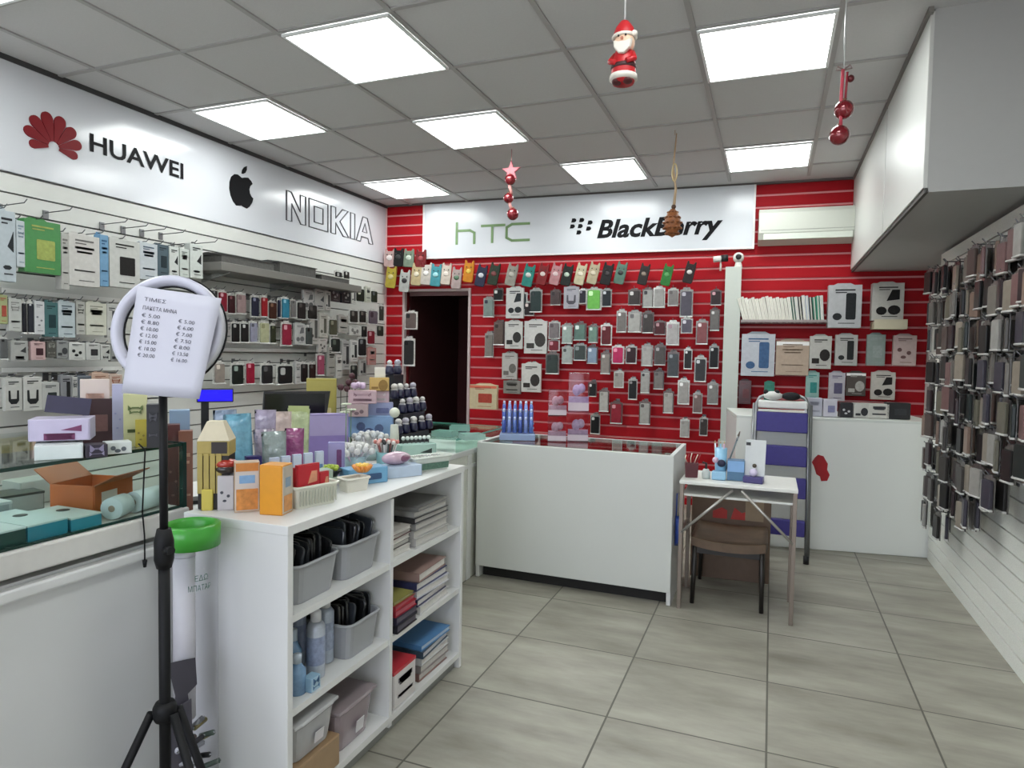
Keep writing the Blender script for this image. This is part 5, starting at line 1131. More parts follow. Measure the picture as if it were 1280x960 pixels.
# clear bags and packs behind
q0 = lambda u, v, X: at(u, v, 'x', X)
for k, (u0, u1, vt, X, zb, c, hd, pc, lb) in enumerate(((274, 300, 514, -1.62, .83, '#8fa0b9', None, None, 'blue-grey clear bag leaning nearest behind the pencil box'), (289, 320, 519, -1.56, .83, '#6fa8c0', None, '#5fa0b5', 'bright blue clear bag with a blue toy behind the pencil box'),
        (318, 342, 514, -1.62, .83, '#b0a5bd', None, None, 'lilac clear bag in the middle of the bag cluster'), (322, 346, 538, -1.52, .842, '#9a8fa0', None, '#6a6a72', 'greyish violet bag with a dark toy low in the bag cluster'),
        (340, 364, 516, -1.66, .83, '#c9b5ad', None, None, 'pale peach clear bag in the bag cluster'), (330, 358, 541, -1.47, .842, '#8d9a98', None, '#7d8f8c', 'grey-green bag with a round toy in front of the bag cluster'),
        (358, 384, 512, -1.68, .83, '#b9c59a', '#a9b57a', '#c9b9a5', 'pale green bag with a face print at the far end of the bag cluster'), (357, 379, 537, -1.50, .842, '#8a3f70', None, '#7a2f60', 'magenta pack standing before the pale green bag'))):
    c_ = q0((u0+u1)/2, vt, X); p = Vector((X, c_.y, zb)); w = px(u1-u0, c_)*1.06
    zb = .752 if zb == .83 else zb; p.z = zb+.004
    tb = soft_bag('clear_bag', p, facing(p, rnd.uniform(-.1, .1)), (w, .035, c_.z-zb), c, lb, 'clear bag', 'toy bags on the counter', hd, pc or ('#5f6f8a', None, '#7f7890', None, '#b59a8a')[k % 5], k)
    tb.rotation_euler = (-.06, rnd.uniform(-.07, .07), tb.rotation_euler[2])
# row of white-blue small packs behind the red packs
for k in range(5):
    u = 343+14*k; c_ = q0(u, 572-2*k, -1.42); p = Vector((-1.42, c_.y, .842))
    carton('small_pack', p, facing(p, .3), (.028, .014, max(.035, c_.z-.842)), '#b5c0d5', 'small white and blue pack, %s in the row behind the red packs' % ORD[k], 'small pack', 'small packs behind the red packs', '#c3ccdb', pic='#5f80b0', pickind='rect')
# purple box
c_ = q0(410, 517, -1.75); p = Vector((-1.75, c_.y, .752)); 
t = carton('purple_box', p, facing(p, .1), (px(48, c_), .06, c_.z-.752), '#8f80b0', 'plain two-tone purple box standing before the till monitor', 'box', None, '#8b78b5')
put('upper_panel', B1((0, -.0325, (c_.z-.752)*.83), (px(45, c_), .0012, (c_.z-.752)*.3), mat('#a598c2', .4)), t, label='paler upper panel')
# plant bowl
c_ = q0(412, 578, -1.40); p = Vector((-1.40, c_.y, TOP)); r_ = px(15, c_)
t = empty('plant_bowl', p, 0, 'small black bowl with a bright yellow-green succulent on the shelf top', 'plant bowl')
put('stand_cup', MB().lathe([(0, 0), (r_*.6, 0), (r_*.75, .03), (0, .03)]).mesh(mat('#a9b5a5', .4)), t)
put('bowl', MB().lathe([(0, .03), (r_*.6, .03), (r_, .05), (r_*.95, .052), (r_*.6, .045), (0, .045)]).mesh(BLACK), t)
lf = MB()
for k in range(16):
    a = k*2.4; rr = r_*.8*math.sqrt((k+1)/16)
    lf.ball((rr*math.cos(a), rr*math.sin(a), .057+.006*(1-k/16)), r_*.22, 0, 8, (1, 1, .8))
put('foliage', lf.mesh(mat('#9aae35', .5, noise=.3, nscale=60)), t)
# grey-white tray with snack packs next to the bowl
p = stand(428, 616, TOP)+Vector((-.05, .02, 0))
carton('grey_pack', p+Vector((-.02, -.04, 0)), facing(p, .4), (px(24, p), .05, px(28, p)), '#8fa093', 'grey-green pack beside the red packs on the shelf top', 'pack', None, '#9aab9c')
# white tray with an orange flower ornament
p = stand(445, 616, TOP)+Vector((-.03, .03, 0))
tub('white_tray', p, facing(p, .6), (px(34, p), .06, px(16, p)), '#d5d2c6', 'small white plastic tray under the orange starry ornament', 'tray')
t = empty('orange_ornament', p+Vector((.016, .025, .038)), facing(p), 'orange and yellow spiky star ornament in the small white tray', 'ornament', sc=(1.6, 1.6, 1.6))
for nm, n_, r0, c, zz in (('outer_petal', 9, .028, '#d98a3a', .012), ('inner_petal', 7, .018, '#e0b84a', .02)):
    for k in range(n_):
        a = 2*PI*k/n_; put(nm, pm((nm,), lambda: MB().lathe([(0, 0), (.006, r0*.3), (.004, r0*.75), (0, r0)], n=8).mesh(mat(c, .4, coat=.3))), t, loc=(0, 0, zz), rot=(.95, 0, a))
# clear case with violet pen set
p = stand(425, 600, TOP)+Vector((-.03, .0, 0))
carton('violet_pack', p+Vector((0, .02, 0)), facing(p, -.1), (px(20, p), .03, px(46, p)), '#8a86b5', 'slim violet blister pack with a dark pink pen beside the white puffs', 'blister pack', None, '#9a92bd', pic='#6a3a6a', pickind='tall')
# jar of white pompom pens
def pen_cup(p, r_, h_, cup, n_, heads, lb, penlb, grp, tint=True, ph=.1, hr=.012, cupname='pen_cup', fan=.5):
    t = empty(cupname, p, 0, lb, 'pen cup')
    put('cup_wall', MB().lathe([(0, 0), (r_*.92, 0), (r_, h_), (r_*.94, h_), (r_*.86, .004), (0, .004)], n=20).mesh(mat(cup, .3, coat=.3, noise=.1)), t)
    put('cup_rim', MB().tube([(r_*.98*math.cos(2*PI*k/20), r_*.98*math.sin(2*PI*k/20), h_) for k in range(20)], .002, n=6, closed=True).mesh(mat(cup, .3)), t)
    for k in range(n_):
        a = k*2.4; rr = r_*.72*math.sqrt((k+.5)/n_); d = Vector((math.cos(a), math.sin(a), 0))
        c = heads[k % len(heads)]
        tt = empty('topped_pen', p+d*rr*.5+Vector((0, 0, .005)), 0, penlb[0], 'pen', grp, rot=(-d.y*fan*rr/r_, d.x*fan*rr/r_, 0))
        put('barrel', pm(('barrel', ph, c[1]), lambda: MB().tube([(0, 0, 0), (0, 0, ph)], .0035, n=8).mesh(mat(c[1], .35))), tt)
        put('topper', pm(('top', ph, c[0], hr), lambda: MB().ball((0, 0, ph), hr, 0, 10, (1, 1, 1.1)).mesh(mat(c[0], .7, noise=.2, nscale=80, bump=.4, bscale=120))), tt)
c_ = q0(440, 545, -1.52); p = Vector((-1.52, c_.y+.02, .842))
pen_cup(p, .045, .045, '#a9c5cc', 26, [('#d5d5d2', '#b9c5cc'), ('#c9c9c9', '#d0d0d8'), ('#dcdcd8', '#c0a9c0')], 'pale blue tub full of white fluffy-topped pens on the shelf top', ['white fluffy-topped pen in the pale blue tub'], 'fluffy pens in the pale blue tub', ph=.085, hr=.013, fan=1.15)
c_ = q0(462, 530, -1.62); p = Vector((-1.62, c_.y, .83))
pen_cup(p, .045, .05, '#a5bcbf', 18, [('#d0d0cc', '#b5b5b5'), ('#c5c9cc', '#d5d5d5')], 'grey-blue tub of white-topped pens just behind the fluffy ones', ['white-topped pen in the grey-blue tub behind'], 'white pens in the grey-blue tub', ph=.11, hr=.012, fan=.8)
c_ = q0(482, 540, -1.45); p = Vector((-1.42, at(482, 575, 'x', -1.42).y, .842))
pen_cup(p, .038, .06, '#7fb0b5', 18, [('#d58a80', '#c9c9c9'), ('#d5cfc9', '#3a4a4a'), ('#2a2a2a', '#d0d0d0'), ('#c99a92', '#7a3a3a')], 'teal clear cup of pink and white topped pens on the shelf top', ['pink and white topped pen in the teal clear cup'], 'pens in the teal cup', ph=.1, hr=.008)
# pale green box with cat print, more pens in it
p = stand(522, 563, .84)+Vector((-.06, .0, -.0)); p = Vector((-1.40, at(520, 560, 'x', -1.40).y, .842))
t = carton('mint_pen_box', p, facing(p, .45), (px(48, p), .06, .07), '#8fb0a5', 'mint display box with a dark animal print full of white-topped pens', 'display box', None, '#a0bdb2', pic='#24302c', pickind='corner')
for k in range(7):
    q_ = p+Vector((-.045+.012*k, -.03+.015*k, .07)); tt = empty('topped_pen', q_, 0, 'white-topped pen standing in the mint display box', 'pen', 'pens in the mint display box')
    put('barrel', pm(('b3',), lambda: MB().tube([(0, 0, -.03), (0, 0, .018)], .003, n=8).mesh(mat('#3a3a3a', .4))), tt); put('topper', pm(('t3',), lambda: MB().ball((0, 0, .022), .009, 0, 10).mesh(mat('#d0d5d0', .6))), tt)
# blue patterned boxes lying in front
p = stand(470, 606, TOP)+Vector((-.03, .015, 0))
carton('blue_box', p+Vector((-.03, -.0, 0)), facing(p, .5), (px(54, p), .07, px(20, p)), '#5f92b5', 'flat bright blue box with print lying before the teal cup', 'box', 'blue boxes on the shelf top', '#6a9fc2', pic='#2f4f75', pickind='rect')
p = stand(505, 596, TOP)+Vector((-.03, .01, 0))
carton('blue_box', p, facing(p, .5), (px(52, p), .08, px(14, p)), '#9fb0c5', 'flat pale blue clear box under the pink pencil case', 'box', 'blue boxes on the shelf top', '#b0bfd0')
t = empty('pencil_case', p+Vector((-.01, 0, px(16, p))), facing(p, .5), 'shiny pale pink pencil case lying on the flat pale blue box', 'pencil case')
put('case_body', MB().ball((0, 0, px(6, p)), px(20, p), 0, 16, (1, .5, .42)).mesh(mat('#bb9fae', .25, coat=.8, noise=.35, nscale=30)), t); put('dark_patch', MB().ball((px(6, p), -px(5, p), px(6, p)), px(11, p), 0, 12, (1, .5, .45)).mesh(mat('#6f3f58', .3, coat=.6)), t)
put('zip', MB().tube([(-px(19, p), 0, px(7, p)), (0, 0, px(15, p)), (px(19, p), 0, px(7, p))], .0015, n=6).mesh(CHROME), t)
# patterned white tray at the far end of the shelf top
p = stand(545, 588, TOP)+Vector((-.035, .0, 0))
t = tub('white_tray', p, facing(p, .65), (px(58, p), .07, px(17, p)), '#d0d5cd', 'white tray with a green patterned front at the far end of the shelf top', 'tray')
put('green_band', B1((0, -.034, px(8, p)), (px(46, p), .002, px(8, p)), mat('#4f6f5f', .5, noise=.6, nscale=120)), t, label='green patterned band', rot=(.13, 0, 0))
for k in range(12):
    o = empty('small_trinket', p+Vector((-.03+.005*k+rnd.uniform(-.006, .006), -.04+.0065*k+rnd.uniform(-.006, .006), px(15, p))), rnd.uniform(0, 3), 'small white trinket heaped in the green-banded tray', 'trinket', 'trinkets in the green-banded tray')
    put('bead', pm(('bead',), lambda: MB().ball((0, 0, .004), .008, 0, 8).mesh(mat('#d5d8d0', .4))), o); put('ring', pm(('beadr',), lambda: MB().tube([(.006*math.cos(a*PI/4), .006*math.sin(a*PI/4), .011) for a in range(8)], .001, n=5, closed=True).mesh(CHROME)), o)
# pastel box tower, yellow box, navy trinkets further back on the service counter
for k, (u0, u1, v0, v1, X, c, fc, lb) in enumerate(((436, 491, 520, 545, -1.78, '#6f8fb5', '#7f9fc5', 'bright blue patterned box at the bottom of the pastel stack'), (460, 491, 503, 520, -1.79, '#9096b8', '#9aa0c0', 'lilac-blue box second from the bottom of the pastel stack'), (434, 460, 505, 520, -1.79, '#9a8588', '#b09a98', 'greyish pink box beside the lilac-blue one in the pastel stack'),
        (436, 470, 488, 504, -1.8, '#b99a9f', '#c0a5aa', 'dusty pink box in the middle of the pastel stack'), (463, 486, 488, 503, -1.81, '#c5a9b5', '#d0b5bd', 'pink and white box near the top of the pastel stack'), (462, 486, 472, 488, -1.8, '#b9994a', '#c5a55f', 'mustard box on the top of the pastel stack'))):
    c_ = at((u0+u1)/2, v1, 'x', X); p = Vector((X, c_.y, c_.z)); h = px(v1-v0, c_)
    carton('pastel_box', p, facing(p), (px(u1-u0, c_), .07, h), c, lb, 'pastel box', 'pastel boxes stacked on the counter', fc, pic=('#4a5a80', '#6a6f95', '#6f5a5f', '#8f6f78', '#d9cfd0', '#8a6a2a')[k], pickind=('dots', 'rect', 'dots', 'text', 'text', 'mouse')[k])
c_ = at(463, 545, 'x', -1.80); base = c_.z
t = empty('box_riser', (-1.80, c_.y, .752), facing(c_), 'low white riser under the pastel stack on the service counter', 'riser')
put('riser_top', B1((0, 0, base-.752-.004), (.2, .08, .006), WHITE), t)
for s in (-1, 1): put('riser_side', B1((s*.095, 0, (base-.752)/2), (.006, .08, base-.752-.006), WHITE), t)
t = empty('lilac_bow', Vector((-1.80, at(448, 488, 'x', -1.80).y, at(448, 488, 'x', -1.80).z)), 0, 'shiny lilac bow ornament on the dusty pink box', 'bow')
for k in range(8): put('loop', pm(('loop',), lambda: MB().ball((.022, 0, .02), .016, 0, 10, (1.3, .6, .8)).mesh(mat('#b9a0b8', .25, coat=.7, noise=.2))), t, rz=k*PI/4, rot=(0, -.25*(k % 2), k*PI/4))
put('knot', MB().ball((0, 0, .03), .012).mesh(mat('#c5b0c5', .3, coat=.6)), t)
c_ = at(475, 472, 'x', -1.8); carton('white_cube', Vector((-1.8, c_.y, c_.z)), facing(c_), (px(13, c_), .03, px(13, c_)), '#d5d3c5', 'tiny cream cube standing on the mustard box', 'cube', None, '#dad8c9')
c_ = at(402, 473, 'x', -2.12); p = Vector((-2.12, c_.y, .752))
t = carton('yellow_box', p, facing(p), (px(36, c_), .06, c_.z-.752), '#a59a4a', 'olive-yellow box standing tall behind the till monitor', 'box', None, '#a89d52', pic='#c5b98a', pickind='rect')
for k, (u, v) in enumerate(((432, 505), (438, 512), (430, 515))):
    c_ = at(u, v, 'x', -1.65-.03*k); o = empty('artificial_flower', Vector((-1.65-.03*k, c_.y, .752)), 0, 'pale green-white artificial flower beside the pastel stack, %s' % ('tallest', 'middle', 'lowest')[k], 'artificial flower', 'flowers beside the pastel stack')
    hh = c_.z-.752; put('stem', MB().tube([(0, 0, 0), (.004, 0, hh)], .002, n=6).mesh(mat('#5a7a4a', .5)), o)
    for a in range(6): put('petal', pm(('petal',), lambda: MB().ball((.012, 0, 0), .01, 0, 8, (1.2, .7, .4)).mesh(mat('#c5cdb5', .5))), o, loc=(.004, 0, hh), rz=a*PI/3)
for k, (u, v) in enumerate(((440, 470), (436, 478), (444, 478), (434, 486), (426, 484))):
    c_ = at(u, v, 'x', -1.9); o = empty('red_blossom', Vector((-1.9, c_.y, .752)), 0, 'dark red blossom on a thin stem behind the pastel stack, %s from the top' % ORD[k], 'artificial flower', 'dark red blossoms behind the pastel stack')
    hh = c_.z-.752; put('stem', MB().tube([(0, 0, 0), (0, 0, hh)], .002, n=6).mesh(mat('#3a3a2a', .5)), o); put('blossom', MB().ball((0, 0, hh), .016, 0, 10).mesh(mat('#3f1820', .6, noise=.5, nscale=90)), o)
# navy and white bottle/trinket display
NB = [(487, 460), (497, 458), (500, 486), (508, 490), (516, 489), (493, 488), (503, 512), (512, 508), (520, 505), (528, 502), (507, 530), (517, 528), (527, 526), (536, 524), (498, 530)]
yc = at(510, 550, 'x', -1.72).y; rows_ = [(524, 540), (501, 513), (484, 492), (455, 462)]
ww = px(68, Vector((-1.72, yc, .9))); tops = []
t = empty('trinket_stand', (-1.72, yc, .752), 0, 'stepped black stand carrying the navy figurines near the doorway', 'stand')
for k, (va, vb) in enumerate(rows_):
    X = -1.70-.05*k; zz = at(510, (va+vb)/2+9, 'x', X).z; tops.append((X, zz))
    yk = at((515, 513, 505, 493)[k], 500, 'x', X).y; wk = ww*(1, .8, .6, .36)[k]
    put('step', B1((X+1.72, yk-yc, (zz-.752)/2), (.05, wk, zz-.752), mat('#14141b', .4), .002), t)
for k, (u, v) in enumerate(NB):
    r_ = [i for i, (va, vb) in enumerate(rows_) if va <= v <= vb][0]; X, zz = tops[r_]
    o = empty('navy_figurine', Vector((X, at(u, v, 'x', X).y, zz+.0012)), 0, 'navy figurine with white round head on the stepped black stand, %s in the display' % ORD[k], 'figurine', 'navy figurines on the stepped stand', sc=(1.35, 1.35, 1.2)); o.rotation_euler = (0, 0, facing(o.location))
    put('body', pm(('nfb',), lambda: MB().lathe([(0, 0), (.015, 0), (.018, .012), (.014, .034), (.009, .042), (0, .044)], n=12).mesh(mat('#15173a', .35, coat=.4, noise=.2))), o)
    put('head', pm(('nfh', k % 3), lambda: MB().ball((0, 0, .052), .014 if k % 3 else .011, 0, 10).mesh(mat(('#bfbcb9', '#a9a5b0', '#c8c5c0')[k % 3], .5))), o)
    put('collar', pm(('nfc',), lambda: MB().lathe([(.010, .036), (.014, .039), (.010, .043)], n=12).mesh(mat('#c5c2c5', .5))), o)
t = empty('white_figure', Vector((-1.62, at(493, 540, 'x', -1.62).y, .752)), 0, 'small round-headed cream figure on a white cup beside the navy figurines', 'figurine'); hh = at(493, 512, 'x', -1.62).z-.752
put('cup', MB().lathe([(0, 0), (.016, 0), (.022, hh*.5), (.018, hh*.75), (0, hh*.75)]).mesh(mat('#c9cdc0', .4)), t); put('head', MB().ball((0, 0, hh*.95), .024).mesh(mat('#cfd2c0', .5, noise=.1)), t)
# small acrylic holder with stalks
c_ = at(478, 450, 'x', -1.95); p = Vector((-1.95, c_.y, .752))
pen_cup(p, .04, .16, '#6a5a55', 6, [('#c98a84', '#b5a59a'), ('#d5c9c0', '#8a7a70'), ('#3a3a55', '#9a8a80')], 'brown cup of tall topped sticks at the back near the corner', ['tall stick with a pale or pink top in the brown cup'], 'sticks in the brown cup', ph=.31, hr=.01)
# glass bits on the low glass top near the doorway
for k, (u, v, c) in enumerate(((556, 537, '#8fb5aa'), (575, 530, '#7fa59b'), (590, 541, '#9abdb3'))):
    c_ = stand(u, v+8, .828); o = empty('glass_tray', c_, .4*k, 'low greenish glass tray on the service counter top, %s towards the doorway' % ORD[k], 'glass tray', 'glass trays on the service counter')
    put('tray_floor', B1((0, 0, .004), (.12, .09, .005), mat(c, .12, coat=.6)), o)
    e = MB()
    for s in (-1, 1): e.box((s*.06, 0, .016), (.004, .09, .03)); e.box((0, s*.045, .016), (.12, .004, .03))
    put('tray_wall', e.mesh(mat(c, .12, coat=.6)), o)

# ================================================================== INSIDE THE SHELF UNIT
Z1, Z2, Z3 = .594, .336, .067
def yb_(u, X): return at(u, 700, 'x', X).y
greytub = '#9b9da0'
for k, (yc, z, lb) in enumerate(((1.535, Z1, 'grey plastic bin of black phone cases nearest on the top shelf of the unit'), (1.755, Z1, 'second grey plastic bin of phone cases on the top shelf, beside the divider'), (1.768, Z2, 'grey plastic bin of dark cables on the middle shelf beside the spray cans'))):
    tub('grey_bin', (-1.285, yc, z), PI/2, (.2 if k < 2 else .18, .2, .11), greytub, lb, 'bin', 'grey bins in the shelf unit')
    for j in range(9):
        o = empty('loose_case', (-1.29+rnd.uniform(-.01, .01), yc-.075+.0185*j, z+.035+rnd.uniform(0, .012)), 0, 'loose black phone case, %s from the near side in the %s' % (ORD[j], ('near top bin', 'second top bin', 'middle shelf bin')[k]), 'phone case', 'cases in the grey bins', rot=(-.12+rnd.uniform(-.04, .04), rnd.uniform(-.2, .2), rnd.uniform(-.06, .06)))
        c = ('#17181a', '#232326', '#2f3236', '#3b3f45', '#1c1a18')[rnd.randrange(5)]
        put('case_shell', pm(('lcs', c), lambda: MB().prism(rrect(.13, .115, .015, 3, 0, .06), -.005, .005, 0, None, .003).mesh(mat(c, .25, coat=.6, noise=.2, nscale=30))), o)
        put('lens_cutout', pm(('lcl',), lambda: MB().prism(rrect(.035, .03, .008, 2, -.045, .1), -.007, .007).mesh(mat('#55595d', .3))), o)
# spray cans and bottles
for k, (x, y, c, cap, hh, lb) in enumerate(((-1.23, 1.575, '#b3bac5', '#d5d5d8', .2, 'silver-blue spray can standing in front on the middle shelf'), (-1.265, 1.665, '#a9b2c0', '#d0d0d2', .205, 'silver-blue spray can just behind the front one on the middle shelf'), (-1.335, 1.62, '#8a93a5', '#8a7a75', .2, 'duller spray can at the back of the middle shelf'))):
    t = empty('spray_can', (x, y, Z2), 0, lb, 'spray can', 'spray cans on the middle shelf'); r_ = .027
    put('can', MB().lathe([(0, 0), (r_*.96, 0), (r_, .004), (r_, hh*.76), (r_*.7, hh*.82), (r_*.55, hh*.83), (0, hh*.83)], n=20).mesh(mat(c, .3, .3, noise=.25, nscale=60)), t)
    put('cap', MB().lathe([(0, hh*.82), (r_*.6, hh*.82), (r_*.56, hh*.97), (r_*.4, hh), (0, hh)], n=16).mesh(mat(cap, .35)), t)
    put('label_band', MB().lathe([(r_*1.01, hh*.2), (r_*1.01, hh*.62)], n=20).mesh(mat(('#8f9ab5', '#98a2b8', '#77809a')[k], .4, noise=.5, nscale=70)), t)
for k, (x, y, hh, lb) in enumerate(((-1.215, 1.475, .11, 'short blue pump bottle at the near front of the middle shelf'), (-1.275, 1.53, .15, 'blue pump bottle behind the short one on the middle shelf'), (-1.36, 1.55, .19, 'taller blue bottle with brown cap at the back near corner of the middle shelf'), (-1.42, 1.63, .17, 'blue bottle behind the spray cans on the middle shelf'))):
    t = empty('blue_bottle', (x, y, Z2), 0, lb, 'bottle', 'blue bottles on the middle shelf'); r_ = .024
    put('bottle', MB().lathe([(0, 0), (r_, 0), (r_, hh*.6), (r_*.5, hh*.75), (r_*.4, hh*.8), (0, hh*.8)], n=16).mesh(mat('#6f92b5', .25, coat=.6, noise=.35, nscale=50)), t)
    put('cap', MB().lathe([(0, hh*.78), (r_*.5, hh*.78), (r_*.5, hh), (0, hh)], n=12).mesh(mat(('#b5c0cc', '#b0bcc9', '#5a4540', '#8a6a62')[k], .4)), t)
carton('blue_pack', (-1.19, 1.505, Z2), PI/2, (.04, .03, .04), '#8fb0c5', 'small pale blue pack lying at the front edge of the middle shelf', 'pack', None, '#a5c0d0', pic='#4a6f95', pickind='text')
# bottom left: clear boxes and a cardboard box
cl = glass('#f0eef0', .05)
for k, (x, y, d, lb, c) in enumerate(((-1.27, 1.505, (.19, .2, .105), 'clear plastic box of grey goods nearest on the bottom shelf', '#8d8b92'), (-1.30, 1.72, (.2, .24, .13), 'clear plastic box of pinkish goods on the bottom shelf beside the divider', '#8a7278'))):
    zz = Z3+(.095 if k == 0 else 0)
    t = tub('clear_box', (x, y, zz), PI/2, d, '#c9c9cc', lb, 'clear box', 'clear boxes in the shelf unit', M_=mat(('#a9a9aa', '#94868b')[k], .2, coat=.6, noise=.06))
    put('lid', B1((0, 0, d[2]+.004), (d[0]*1.03, d[1]*1.03, .01), mat(('#b0b0b0', '#8f8386')[k], .3, coat=.4), .003), t)
    put('front_label', B1((.01, -d[1]*.475, d[2]*.5), (d[0]*.2, .002, d[2]*.3), mat('#d0cccf', .4)), t, rot=(.12, 0, 0))
carton('cardboard_box', (-1.265, 1.505, Z3), PI/2, (.2, .2, .092), '#94795a', 'brown cardboard box under the near clear box on the bottom shelf', 'cardboard box', None, '#9a8062')
# right-hand compartments: stacks
def slab(name, p, d, c, pg, lb, cat, grp, rz=PI/2):
    t = empty(name, p, rz, lb, cat, grp); w, dp, h = d
    put('pages', B1((0, .002, h/2), (w*.97, dp*.97, h*.8), mat(pg, .6, noise=.15, nscale=120)), t)
    put('cover', MB().box((0, 0, h*.06), (w, dp, h*.12)).box((0, 0, h*.94), (w, dp, h*.12)).box((-w/2+.001, 0, h/2), (.002, dp, h*.9)).mesh(mat(c, .4, noise=.15, nscale=20)), t)
def stackof(name, x, y, z, rows, lbf, cat, grp):
    for k, (d, c, pg, wd) in enumerate(rows):
        slab(name, (x+rnd.uniform(-.006, .006), y+rnd.uniform(-.006, .006), z), d, c, pg, '%s %s' % (wd, lbf % (('lowest', 'second', 'third', 'fourth', 'fifth', 'sixth')[k])), cat, grp, PI/2+rnd.uniform(-.05, .05)); z += d[2]+.0006
stackof('notebook', -1.27, 2.2, Z1, [((.25, .19, .03), '#b5b3b0', '#c9c6c0', 'white thick notebook'), ((.25, .19, .028), '#a9a7a4', '#c5c2bc', 'pale grey notebook'), ((.25, .19, .024), '#8d8c8a', '#b9b6b0', 'grey notebook'), ((.25, .19, .02), '#3a3a3a', '#b5b2ac', 'black-edged notebook'), ((.24, .185, .02), '#9a9996', '#c0bdb7', 'silver grey notebook'), ((.24, .185, .014), '#7d7c7a', '#a5a29c', 'dark silver notebook')], '%s in the big stack on the top right shelf', 'notebook', 'notebooks in the shelf unit')
stackof('notebook', -1.25, 1.985, Z1, [((.14, .12, .022), '#c9c5c0', '#cfccc6', 'white pad'), ((.14, .12, .018), '#2a2422', '#c9c6c0', 'black-covered pad'), ((.14, .12, .018), '#d0ccc6', '#cfccc6', 'cream pad'), ((.14, .12, .016), '#5a2f30', '#c9c6c0', 'brown-red pad'), ((.14, .12, .014), '#b5b0aa', '#cfccc6', 'pale pad')], '%s in the small stack next to the divider', 'notebook', 'pads in the shelf unit')
stackof('book', -1.27, 2.21, Z2, [((.24, .18, .03), '#c9c6c5', '#d0cdc8', 'white book'), ((.24, .18, .026), '#34355a', '#d0cdc8', 'navy book'), ((.24, .18, .03), '#c5c5cc', '#d0cdc8', 'white and blue book'), ((.24, .175, .03), '#3d4066', '#d0cdc8', 'dark blue book'), ((.23, .17, .034), '#9a7f78', '#d5d2cc', 'pinkish brown book')], '%s in the big stack on the middle right shelf', 'book', 'books in the shelf unit')
stackof('book', -1.25, 1.99, Z2, [((.14, .17, .028), '#1f1c24', '#5a5560', 'black book'), ((.14, .17, .026), '#2a2638', '#5a5560', 'dark violet book'), ((.14, .16, .022), '#9a1f30', '#b5606a', 'dark red book'), ((.14, .16, .016), '#a52a35', '#b5606a', 'bright red book'), ((.13, .15, .012), '#8d8a4a', '#a5a27a', 'olive book')], '%s in the low stack next to the divider', 'book', 'books in the shelf unit')
stackof('book', -1.27, 2.24, Z3, [((.22, .18, .03), '#8a6a62', '#c9c5c0', 'brown book'), ((.22, .18, .03), '#8d8583', '#c9c5c0', 'grey-brown book'), ((.22, .18, .026), '#c5c5c6', '#d0cdc8', 'white book'), ((.22, .18, .026), '#3a4a5a', '#c9c9cc', 'slate book'), ((.22, .175, .02), '#4f7fae', '#b5c5d5', 'bright blue book')], '%s in the stack on the bottom right shelf', 'book', 'books in the shelf unit')
carton('book_box', (-1.245, 1.99, Z3), PI/2, (.15, .15, .125), '#cbc6c5', 'white printed box with red lid on the bottom right shelf', 'box', None, '#cfcbc9', '#b5303a', '#8a8588', 'text')

# ================================================================== ON THE CENTRE COUNTER
zk = .792
G = glass('#eeeef8', .05)
pcs = [(628, 507, '#6f7fc0'), (640, 500, '#5a6fb5'), (652, 498, '#4a62ae'), (634, 520, '#8a98cf'), (645, 518, '#6a7fc5'), (657, 516, '#5f72b8'), (626, 528, '#8f9bd0'), (650, 530, '#8fa5d5')]
c_ = stand(642, 551, zk)+Vector((0, .06, 0))
t = empty('blue_rack', c_, facing(c_), 'clear blue display rack full of blue and white tubes on the counter corner', 'display rack')
w = px(44, c_); put('rack_base', B1((0, 0, .02), (w, .1, .04), mat('#8fa0c5', .25, coat=.5), .004), t); put('rack_back', B1((0, .05, .09), (w*.9, .006, .16), mat('#8d94c0', .3, coat=.4)), t)
for k in range(3): put('rack_step', B1((0, .0+.018*k, .045+.025*k), (w*.94, .02, .01), mat('#9aa8cc', .25, coat=.5)), t)
Rz = Matrix.Rotation(facing(c_), 4, 'Z')
for k in range(18):
    i, j = k % 6, k//6
    q_ = c_+Rz @ Vector(((i-2.5)*w*.155, -.02+.026*j, .045+.045*j)); o = empty('blue_tube', q_, 0, 'blue and white cosmetic tube in the blue rack, %s row, %s along' % (('front', 'middle', 'back')[j], ORD[i]), 'tube', 'tubes in the blue rack')
    put('tube_body', pm(('btb', k % 3), lambda: MB().lathe([(0, 0), (.013, 0), (.012, .05), (.009, .075), (0, .078)], n=12).mesh(mat(('#3f56a5', '#7f92cf', '#5570b8')[k % 3], .25, coat=.6, noise=.4, nscale=60))), o); put('cap', pm(('btc',), lambda: MB().lathe([(0, .074), (.008, .074), (.007, .092), (0, .094)], n=10).mesh(mat('#b9c5e0', .3))), o)
